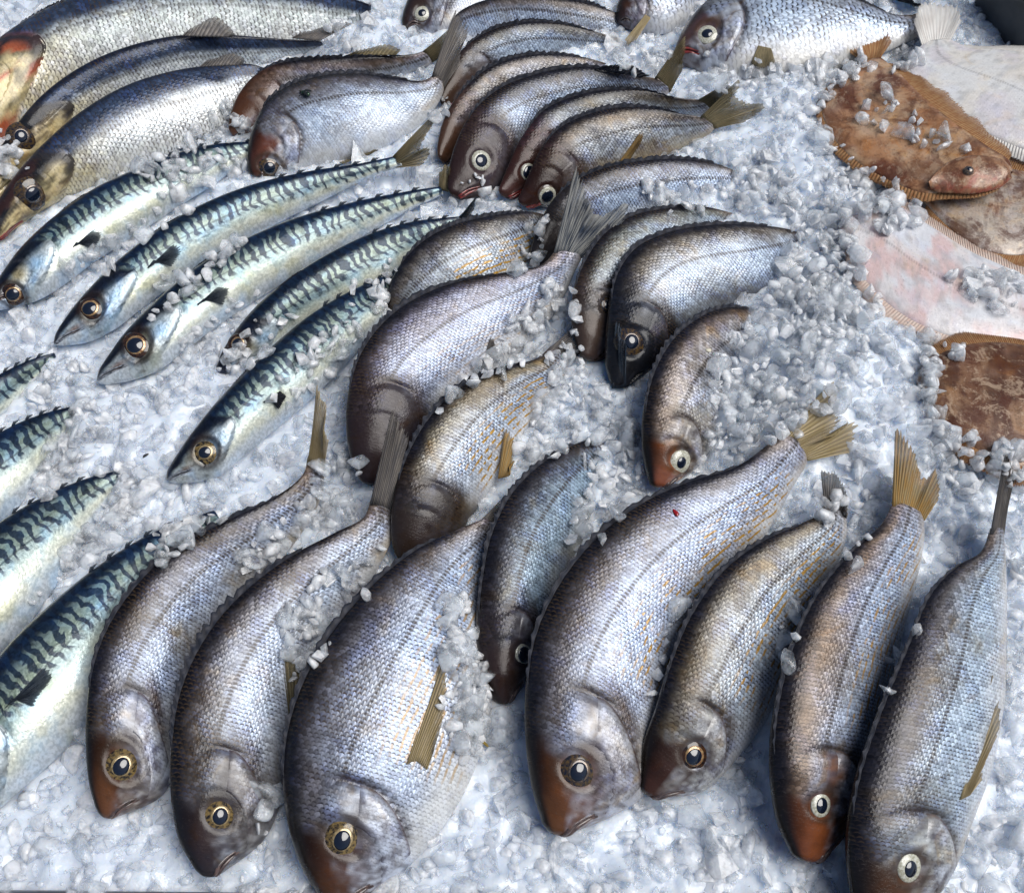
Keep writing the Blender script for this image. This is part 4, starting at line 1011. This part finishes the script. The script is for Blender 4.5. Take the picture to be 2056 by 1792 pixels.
for px, py, rr in ((1945, 343, 10),):
    p, n = hhit(px, py); n = n if n[2] > 0 else -n; r = PX_R(px, py, rr, p[2])
    e_ = dome('eye', p - n * r * .3, n, 0, r * 1.4, r * .9, -r * .1, plain('eyelid', (.20, .12, .08), .3, 0, .5, 300, (.10, .06, .04)), fl['root'])
    dome('iris', p - n * r * .1, n, r * .4, r * .95, r * .85, r * .5, M_IRIS['dark'], e_)
    dome('pupil', p, n, 0, r * .5, r * .85, r * .7, M_PUPIL, e_)

SHORT = {1: 'dark bream lowest at left', 2: 'bream with raised back fin', 3: 'broad bream with yellow side fin', 4: 'largest front bream', 5: 'bream with blunt dark nose', 6: 'red browed slim bream', 7: 'rightmost front bream', 8: 'small dark nose down bream', 9: 'bream with orange side fin', 10: 'violet grey bream', 11: 'golden tinted bream', 12: 'cloudy eyed bream', 13: 'black headed bream', 14: 'greenish grey bream', 15: 'blue grey bream under forked tail', 16: 'brown bream of red lipped cluster', 17: 'bream with half hidden eye', 18: 'big white eyed bream', 19: 'brown headed bream', 20: 'bream with dark red mouth', 21: 'blue silver bream at top', 22: 'small head at top edge', 23: 'broad pale bream at top', 24: 'bream facing the viewer', 25: 'dark tail at upper right', 26: 'brown shouldered bream', 27: 'bream with the fly', 31: 'sea bass with rust gill', 32: 'sea bass with raised fin', 33: 'gold cheeked sea bass', 41: 'topmost mackerel', 42: 'mackerel with lifted tail', 43: 'clean striped mackerel', 44: 'mackerel with buried head', 45: 'gold eyed mackerel', 46: 'highest mackerel tail at left', 47: 'second mackerel tail at left', 48: 'cream bellied mackerel at left', 49: 'lower left corner mackerel', 51: 'white flatfish with round tail', 52: 'mottled brown flatfish', 53: 'orange fringed flatfish', 54: 'pinkish white flatfish', 55: 'half buried brown flatfish'}
import bmesh
# ------------------------------------------------------------------ ice
BV = BVHTree.FromPolygons([tuple(v) for v in np.vstack(ALLV)], ALLF)
def top_z(x, y):
    h = BV.ray_cast(Vector((x, y, .6)), Vector((0, 0, -1))); return h[0].z if h[0] else None
def bot_z(x, y):
    h = BV.ray_cast(Vector((x, y, -.3)), Vector((0, 0, 1))); return h[0].z if h[0] else None

MOUNDS = []   # (px, py, radius px, height m)
for m in ((1700, 430, 260, .014), (1560, 760, 210, .026), (1720, 740, 220, .022), (1900, 60, 160, .02), (1600, 200, 180, .012), (520, 330, 150, .010),
          (260, 860, 200, .008), (700, 80, 140, .008), (1960, 1000, 200, .010), (1180, 820, 120, .010), (1440, 880, 90, .012), (1840, 900, 110, .010), (2040, 1400, 120, .008)):
    p = at(m[0], m[1], 0); MOUNDS.append((p[0], p[1], PX_R(m[0], m[1], m[2], 0), m[3]))
def ice_h(x, y):
    z = (fbm(x * 14 + 3, y * 14 + 5, 21) - .5) * .018 + (fbm(x * 45, y * 45, 22) - .5) * .008
    for mx, my, mr, mh in MOUNDS:
        z = z + mh * np.exp(-((x - mx) ** 2 + (y - my) ** 2) / (mr * mr) * 1.4)
    return z

# bed under the loose pieces
gx, gy = np.meshgrid(np.linspace(-.80, .80, 460), np.linspace(.10, 1.26, 330), indexing='ij')
def lumps(x, y, c, seed):
    """packed rounded lumps: nearest of jittered cell centres"""
    X, Y = x / c, y / c; xi, yi = np.floor(X).astype(int), np.floor(Y).astype(int); best = np.full(x.shape, 9.); hh = np.zeros(x.shape)
    h = lambda a, b, s_: ((np.sin(a * 127.1 + b * 311.7 + s_ * 74.7) * 43758.5453) % 1.0)
    for a in (-1, 0, 1):
        for b in (-1, 0, 1):
            d = np.hypot(xi + a + .1 + .8 * h(xi + a, yi + b, seed) - X, yi + b + .1 + .8 * h(xi + a, yi + b, seed + 1) - Y)
            hh = np.where(d < best, h(xi + a, yi + b, seed + 2), hh); best = np.minimum(best, d)
    return np.sqrt(np.clip(1 - best ** 2 * .9, 0, 1)) + .6 * hh
gz = ice_h(gx, gy) - .013 + .0075 * lumps(gx, gy, .0125, 3) + .003 * lumps(gx, gy, .006, 8)
bed = mesh_obj('ice_bed', np.stack([gx, gy, gz], -1).reshape(-1, 3), grid_faces(460, 330), M_BED)
bed['kind'] = 'structure'; bed['label'] = 'bed of packed crushed ice under the fish'

def ico(sub):
    bm = bmesh.new(); bmesh.ops.create_icosphere(bm, subdivisions=sub, radius=1)
    V = np.array([v.co[:] for v in bm.verts]); F = np.array([[v.index for v in f.verts] for f in bm.faces]); bm.free(); return V, F
ICO = {k: ico(k) for k in (1, 2, 3)}
def chunk(sub, r):
    """a broken piece of ice: convex shard with softened edges, or a rounder melted one"""
    flat_ = sub != 3 and r.random() < .35
    if sub == 3 or flat_ or r.random() < .6:
        bm = bmesh.new(); sc = np.array([1.18, .92, .62]) * r.uniform(.8, 1.2, 3)
        for _ in range(r.integers(9, 14)):
            d = r.normal(size=3); d /= np.linalg.norm(d); bm.verts.new(d * r.uniform(.92, 1.12) * sc)
        res = bmesh.ops.convex_hull(bm, input=bm.verts[:])
        bmesh.ops.delete(bm, geom=list({g_ for g_ in res['geom_interior'] + res['geom_unused'] if isinstance(g_, bmesh.types.BMVert)}), context='VERTS')
        for k in range(0 if flat_ else {1: 1, 2: 1, 3: 2}[sub]):
            bmesh.ops.subdivide_edges(bm, edges=bm.edges[:], cuts=1, use_grid_fill=True)
            bmesh.ops.smooth_vert(bm, verts=bm.verts[:], factor=.30 if k == 0 else .28, use_axis_x=True, use_axis_y=True, use_axis_z=True)
        bmesh.ops.triangulate(bm, faces=bm.faces[:]); bmesh.ops.recalc_face_normals(bm, faces=bm.faces[:])
        bm.verts.index_update()
        V = np.array([v.co[:] for v in bm.verts]); F = np.array([[v.index for v in f.verts] for f in bm.faces]); bm.free(); return V * (1.0 if flat_ else 1.08), F
    V, F = ICO[min(sub, 2)]; k = r.integers(8, 13)
    n = r.normal(size=(k, 3)); n /= np.linalg.norm(n, axis=1)[:, None]; h = r.uniform(.55, 1.0, k)
    s = np.clip(V @ n.T, 0, None) / h
    P = V * np.clip((s ** 11).sum(1) ** (-1 / 11), .4, 1.35)[:, None]
    return P * np.array([1.12, .88, .66]) * r.uniform(.82, 1.15, 3), F
VAR = {k: [chunk(k, rng) for _ in range(48)] for k in (1, 2, 3)}
def rotm(r):
    q = r.normal(size=4); q /= np.linalg.norm(q); w, x, y, z = q
    return np.array([[1 - 2 * (y * y + z * z), 2 * (x * y - z * w), 2 * (x * z + y * w)], [2 * (x * y + z * w), 1 - 2 * (x * x + z * z), 2 * (y * z - x * w)],
                     [2 * (x * z - y * w), 2 * (y * z + x * w), 1 - 2 * (x * x + y * y)]])

PIECES = []    # (pos, radius, loose?)
def rsize(): return float(np.clip(rng.lognormal(math.log(.0068), .46), .0026, .0145))
# area in view, a margin round it
def inview(x, y, mg=.05):
    dx = .40 + (y - .14) * .245 + mg
    return abs(x) < dx and .105 < y < 1.18
def dart(step, n_try, x0=-.75, x1=.75, y0=.105, y1=1.18):
    """scattered points, none closer than step"""
    P = np.stack([rng.uniform(x0, x1, n_try), rng.uniform(y0, y1, n_try)], 1); cell = {}; out = []
    for x, y in P:
        if not inview(x, y): continue
        i, j = int(x / step + 5000), int(y / step + 5000)
        if any((x - q[0]) ** 2 + (y - q[1]) ** 2 < step * step for a in (-1, 0, 1) for b in (-1, 0, 1) for q in cell.get((i + a, j + b), ())): continue
        cell.setdefault((i, j), []).append((x, y)); out.append((x, y))
    return np.array(out)
for step, n_try, lo_, hi_, rs in ((.0080, 80000, -.006, -.001, 1.06), (.0130, 20000, -.002, .003, 1.15), (.0075, 40000, -.003, .002, .50)):
    pts = dart(step, n_try)
    zz = ice_h(pts[:, 0], pts[:, 1])
    for (x, y), z0 in zip(pts, zz):
        r = rsize() * rs; z = z0 + rng.uniform(lo_, hi_)
        t = top_z(x, y)
        if t is not None:
            b = bot_z(x, y)
            if z < t + r * .2 and z > b - r * .8: continue
            if z <= b - r * .8 and t - b > .004: continue
        PIECES.append((np.array([x, y, z]), r))
# handfuls of ice lying on the fish: polygons in the picture, number, heap
def inpoly(px, py, poly):
    c = False; n = len(poly)
    for i in range(n):
        x1, y1 = poly[i]; x2, y2 = poly[i - 1]
        if (y1 > py) != (y2 > py) and px < (x2 - x1) * (py - y1) / (y2 - y1) + x1: c = not c
    return c
HEAPS = [
    ([(1680, 440), (1715, 430), (1720, 520), (1770, 620), (1740, 640), (1690, 540)], 30, .004),
    ([(1620, 190), (1680, 150), (1760, 110), (1770, 135), (1700, 170), (1640, 230)], 50, .004),
    ([(1830, 690), (1960, 690), (1900, 740), (1870, 800), (1900, 880), (1840, 860)], 46, .004),
    ([(1830, 100), (1780, 120), (1790, 150), (1850, 130)], 22, .003),
    ([(2000, 880), (2056, 900), (2056, 990), (1980, 960)], 40, .004),
    ([(880, 1250), (930, 1180), (975, 1330), (985, 1480), (960, 1520), (925, 1450), (900, 1350)], 75, .004),
    ([(700, 900), (640, 940), (640, 1060), (720, 1050), (735, 960)], 45, .006),
    ([(560, 1230), (640, 1160), (770, 1080), (780, 1150), (690, 1260), (620, 1370), (575, 1370)], 75, .003),
    ([(440, 1150), (520, 1080), (620, 1000), (690, 1040), (640, 1080), (520, 1150)], 55, .003),
    ([(900, 800), (990, 700), (1090, 580), (1150, 560), (1175, 720), (1100, 730), (960, 770), (880, 830)], 110, .006),
    ([(1040, 900), (1090, 790), (1130, 700), (1200, 760), (1280, 900), (1280, 960), (1170, 880), (1060, 960), (1010, 990)], 120, .008),
    ([(1180, 880), (1260, 860), (1300, 960), (1220, 1080), (1140, 1120), (1160, 1000)], 75, .008),
    ([(1060, 440), (1110, 440), (1100, 520), (1040, 560), (1030, 540)], 22, .004),
    ([(1420, 760), (1500, 660), (1560, 600), (1680, 600), (1760, 740), (1640, 860), (1480, 930), (1400, 930), (1430, 860)], 420, .020),
    ([(1560, 560), (1590, 470), (1680, 420), (1730, 560), (1640, 660), (1530, 640)], 190, .014),
    ([(1480, 340), (1560, 300), (1640, 420), (1600, 470), (1500, 450), (1440, 390)], 90, .008),
    ([(1290, 380), (1360, 360), (1480, 390), (1440, 430), (1310, 430)], 30, .003),
    ([(1380, 150), (1500, 130), (1640, 140), (1740, 110), (1700, 170), (1560, 200), (1420, 190)], 80, .006),
    ([(1230, 110), (1150, 105), (1260, 90), (1360, 110), (1310, 150), (1240, 150)], 40, .005),
    ([(1690, 200), (1760, 170), (1900, 260), (1960, 300), (1860, 330), (1760, 280)], 26, .002),
    ([(1640, 300), (1700, 320), (1800, 370), (1830, 400), (1720, 440), (1640, 380)], 60, .006),
    ([(1700, 430), (1760, 400), (1830, 400), (1850, 450), (1780, 470)], 40, .004),
    ([(1900, 550), (2050, 540), (2056, 620), (1960, 620)], 45, .002),
    ([(1820, 720), (1860, 700), (1890, 760), (1880, 850), (1830, 840)], 30, .005),
    ([(1860, 860), (1960, 870), (2020, 940), (1940, 1010), (1850, 960)], 60, .006),
    ([(270, 350), (340, 290), (480, 200), (500, 260), (420, 330), (320, 380)], 60, .004),
    ([(300, 420), (360, 360), (470, 310), (500, 340), (420, 410), (330, 470), (240, 500)], 60, .003),
    ([(80, 600), (160, 520), (240, 470), (230, 540), (130, 620)], 36, .003),
    ([(250, 650), (330, 570), (430, 510), (520, 470), (440, 540), (330, 640)], 34, .002),
    ([(330, 740), (400, 660), (520, 590), (480, 640), (400, 720)], 34, .002),
    ([(430, 690), (520, 640), (590, 640), (560, 700), (480, 760), (420, 770)], 26, .004),
    ([(540, 800), (600, 720), (680, 640), (740, 640), (700, 720), (590, 830)], 50, .004),
    ([(770, 520), (810, 540), (790, 640), (740, 620)], 14, .003),
    ([(60, 780), (130, 720), (180, 740), (130, 800), (60, 840)], 26, .004),
    ([(120, 850), (200, 820), (260, 880), (150, 960), (60, 1030), (90, 950)], 60, .004),
    ([(130, 1130), (240, 960), (310, 960), (280, 1040), (180, 1130), (60, 1220)], 70, .004),
    ([(300, 1080), (420, 1020), (480, 1040), (360, 1110), (300, 1160)], 34, .003),
    ([(0, 270), (60, 290), (70, 350), (0, 360)], 14, .004),
    ([(640, 60), (720, 30), (760, 60), (700, 110), (620, 110)], 36, .005),
    ([(860, 220), (900, 190), (905, 260), (870, 270)], 12, .003),
    ([(900, 380), (970, 350), (1000, 420), (930, 420)], 14, .004),
    ([(1560, 1240), (1600, 1200), (1600, 1320), (1560, 1340)], 10, .003),
    ([(1380, 1180), (1330, 1270), (1350, 1310), (1300, 1400)], 8, .002),
    ([(1640, 1020), (1720, 960), (1760, 1060), (1700, 1160)], 26, .005),
    ([(520, 1560), (560, 1540), (570, 1640), (520, 1700)], 12, .003),
    ([(870, 1400), (960, 1330), (990, 1500), (940, 1560)], 30, .004),
    ([(1780, 1330), (1810, 1300), (1800, 1380), (1780, 1400)], 6, .002),
    ([(700, 560), (780, 560), (770, 660), (700, 640)], 10, .003),
]
LOOSE = []
for poly, n, heap in HEAPS:
    xs_ = [p[0] for p in poly]; ys_ = [p[1] for p in poly]; k = 0; tries = 0
    while k < n and tries < n * 20:
        tries += 1
        px, py = rng.uniform(min(xs_), max(xs_)), rng.uniform(min(ys_), max(ys_))
        if not inpoly(px, py, poly): continue
        h = BV.ray_cast(Vector(CAMP), Vector(ray(px, py)))
        r = rsize() * .80
        if h[0] is None: p = at(px, py, 0.0); p[2] = float(ice_h(p[0], p[1])) + rng.uniform(0, heap)
        else:
            p = np.array(h[0]); t = top_z(p[0], p[1]); p[2] = (t if t is not None else p[2]) + r * .30 + rng.uniform(0, heap)
        LOOSE.append((p, r)); k += 1

def vis(p):                                     # nearest pieces first
    return p[1] / np.linalg.norm(p[0] - CAMP)
def seen(p):
    d = Vector(p[0] - CAMP); L = d.length
    h = BV.ray_cast(Vector(CAMP), d.normalized()); 
    if h[0] is not None and (h[0] - Vector(CAMP)).length < L - p[1] * .6: return False
    v = p[0] - CAMP; f = v[1] * math.cos(PITCH) - v[2] * math.sin(PITCH)
    upc = v[1] * math.sin(PITCH) + v[2] * math.cos(PITCH)
    return abs(v[0] / f) * FPX < PW / 2 - 12 and abs(upc / f) * FPX < PH / 2 - 12
allp = [(p, r, True) for p, r in LOOSE] + [(p, r, False) for p, r in PIECES]
cand = [q for q in allp if (q[2] or q[0][2] > ice_h(q[0][0], q[0][1]) + .001) and seen(q)]
cand.sort(key=lambda q: -vis(q) * (1.35 if q[2] else 1))
single = cand[:300]; sid = {id(q[0]) for q in single}
rest = [q for q in allp if id(q[0]) not in sid]

SMO = []; MTI = []
def bulk(name, items, mat, sub):
    Vs, Fs, o = [], [], 0
    for p, r, lo in items:
        V, F = VAR[sub][rng.integers(48)]
        Vs.append((V * r) @ rotm(rng).T + p); Fs.append(F + o); o += len(V); SMO.extend([len(F) > 34] * len(F)); MTI.extend([1 if (lo or rng.random() < .25) else 0] * len(F))
    return mesh_obj(name, np.vstack(Vs), np.vstack(Fs), mat)
near = [q for q in rest if q[2] or q[0][1] < .62]; far = [q for q in rest if not (q[2] or q[0][1] < .62)]
o1 = bulk('crushed_ice', near, M_ICE, 2); o2 = bulk('crushed_ice', far, M_ICE, 1)
# one heap, one object
bm = bmesh.new(); bm.from_mesh(o1.data); bm.from_mesh(o2.data); bm.to_mesh(o1.data); bm.free()
bpy.data.objects.remove(o2); o1.data.polygons.foreach_set('use_smooth', np.array(SMO, dtype=bool))
o1.data.materials.append(M_ICE3); o1.data.polygons.foreach_set('material_index', np.array(MTI, dtype=np.int32)); o1.data.update()
o1['kind'] = 'stuff'; o1['label'] = 'crushed ice heaped between and over the fish'; o1['category'] = 'ice'
chm = []
for V, F in VAR[3][:16]:
    me = bpy.data.meshes.new('ice_chunk'); me.from_pydata([tuple(v) for v in V], [], F.tolist())
    me.polygons.foreach_set('use_smooth', np.ones(len(me.polygons), dtype=bool)); me.materials.append(M_ICE2); chm.append(me)
mids = [(o, o['geo'].M) for o in FISH]; CH = []
for p, r, lo in single:
    ob = bpy.data.objects.new('ice_chunk', chm[rng.integers(16)]); COL.objects.link(ob)
    q = rng.normal(size=4); ob.rotation_mode = 'QUATERNION'; ob.rotation_quaternion = q / np.linalg.norm(q)
    ob.location = p; ob.scale = (r * 1.05,) * 3
    ob['category'] = 'ice'; ob['group'] = 'larger chunks of clear ice'
    ds = [np.linalg.norm(m[1] - p, axis=1) for m in mids]; k_ = int(np.argmin([d.min() for d in ds])); f_ = mids[k_][0]
    u_ = ds[k_].argmin() / 240.0; zone = 'head' if u_ < .3 else 'middle' if u_ < .7 else 'tail'
    CH.append((ob, r, lo, f_['seed'], zone))
sub_ = {}
for c_ in CH: sub_.setdefault(c_[2:], []).append(c_)
for (lo, sd_, zone), L_ in sub_.items():
    L_.sort(key=lambda c_: c_[0].location.x)
    n_ = len(L_)
    for i_, c_ in enumerate(L_):
        w_ = '' if n_ == 1 else 'leftmost ' if i_ == 0 else 'rightmost ' if i_ == n_ - 1 else ''
        c_[0]['label'] = w_ + 'clear ice chunk ' + ('on' if lo else 'beside') + ' the ' + zone + ' of the ' + SHORT[sd_]

# ------------------------------------------------------------------ small things on the fish and the tray
def on_fish(px, py, lift=0.0):
    h = BV.ray_cast(Vector(CAMP), Vector(ray(px, py))); return np.array(h[0]) + np.array(h[1]) * 0 , np.array(h[1]) if h[1].z > 0 else -np.array(h[1])
p, n = on_fish(610, 190)
fly = thing('fly', 'green bottle fly sitting on the shoulder of a bream', 'fly', loc=tuple(p))
def blob(name, c, rad, mat, parent, sub=2, rz=0):
    V, F = ICO[sub]; V = V * np.array(rad); cz, sz = math.cos(rz), math.sin(rz)
    V = V @ np.array([[cz, sz, 0], [-sz, cz, 0], [0, 0, 1]]); return mesh_obj(name, V + np.array(c), F, mat, parent)
mf = plain('fly_green', (.02, .06, .03), .2, .6, .5); mfd = plain('fly_dark', (.01, .012, .012), .4)
blob('thorax', (0, 0, .003), (.0026, .0022, .002), mf, fly); blob('abdomen', (.0042, -.0026, .003), (.0034, .0024, .0022), mf, fly, 2, -.55)
blob('head', (-.003, .0018, .003), (.0014, .0016, .0014), mfd, fly)
for s_ in (1, -1):
    blob('wing', (.004 + s_ * .0012, -.002 + s_ * .002, .0052), (.0042, .0016, .0002), mfd, fly, 2, -.55 + s_ * .3)
    for k_ in range(3):
        blob('leg', (-.002 + k_ * .002 + s_ * .0016, .001 - k_ * .001 + s_ * .0026, .0012), (.0004, .0022, .0004), mfd, fly, 1, .3 * (k_ - 1))
def crumb(name, px, py, rad, mat, label, cat):
    h = BV.ray_cast(Vector(CAMP), Vector(ray(px, py))); p = np.array(h[0]) if h[0] else at(px, py, .02)
    V, F = chunk(2, rng); ob = mesh_obj(name, V * np.array(rad), F, mat); ob.location = tuple(p + np.array([0, 0, rad[2] * .4])); ob.rotation_euler = (0, 0, -.9)
    ob['label'] = label; ob['category'] = cat
crumb('blood_drop', 1357, 1030, (.0036, .0022, .0015), plain('blood', (.30, .006, .008), .12, 0, 1), 'small red blood drop on the largest front bream', 'blood')
crumb('pebble', 1422, 703, (.003, .003, .002), plain('pebble', (.70, .66, .52), .4), 'tiny cream pebble on the cloudy eyed bream', 'pebble')
crumb('leaf_scrap', 973, 1492, (.0034, .0022, .001), plain('leaf', (.22, .15, .02), .4), 'yellow brown leaf scrap beside the broad silver bream', 'leaf')
crumb('ice_grit', 291, 915, (.0016, .003, .001), plain('grit', (.02, .02, .025), .5), 'tiny black grit on bare ice above the mackerel noses', 'grit')

# dark grey plastic tub behind, top right
M_TUB = plain('tub_plastic', (.055, .062, .07), .45, 0, 0, 40, (.035, .04, .045))
def slab(name, cx, cy, cz, sx, sy, sz, mat, parent=None, rz=0, bev=.006):
    bm = bmesh.new(); bmesh.ops.create_cube(bm, size=1)
    for v in bm.verts: v.co = Vector((v.co.x * sx, v.co.y * sy, v.co.z * sz))
    bmesh.ops.bevel(bm, geom=list(bm.edges), offset=bev, segments=3, affect='EDGES', profile=.5)
    me = bpy.data.meshes.new(name); bm.to_mesh(me); bm.free(); me.materials.append(mat)
    me.polygons.foreach_set('use_smooth', np.ones(len(me.polygons), dtype=bool))
    ob = bpy.data.objects.new(name, me); COL.objects.link(ob); ob.location = (cx, cy, cz); ob.rotation_euler = (0, 0, rz)
    if parent: ob.parent = parent
    return ob
ta, tb = at(1968, -12, .03), at(2064, 84, .03); tm = (ta + tb) / 2; td = tb - ta; tl = float(np.linalg.norm(td[:2])); trz = math.atan2(td[1], td[0])
tn = np.array([-td[1], td[0]]) / tl; tn = tn if tn[0] > 0 else -tn
tub = thing('plastic_tub', 'dark grey plastic tub wall at the top right corner', 'tub', loc=(tm[0] + tn[0] * .012, tm[1] + tn[1] * .012, -.03))
slab('wall', 0, 0, .03, tl * 1.2, .02, .15, M_TUB, tub, trz); slab('rim', .004, .004, .110, tl * 1.24, .034, .012, M_TUB, tub, trz, .004)
tray = thing('display_tray', 'brushed metal tray holding the ice, its rim at the lower left', 'tray', loc=(0, .13, -.06))
M_TRAY = plain('tray_metal', (.42, .42, .44), .35, .9, 0, 30, (.30, .30, .32))
slab('base', 0, .56, -.012, 1.8, 1.32, .01, M_TRAY, tray, 0, .002); slab('front_rim', -.06, .006, .028, 1.5, .006, .08, M_TRAY, tray, R(-.6), .002)
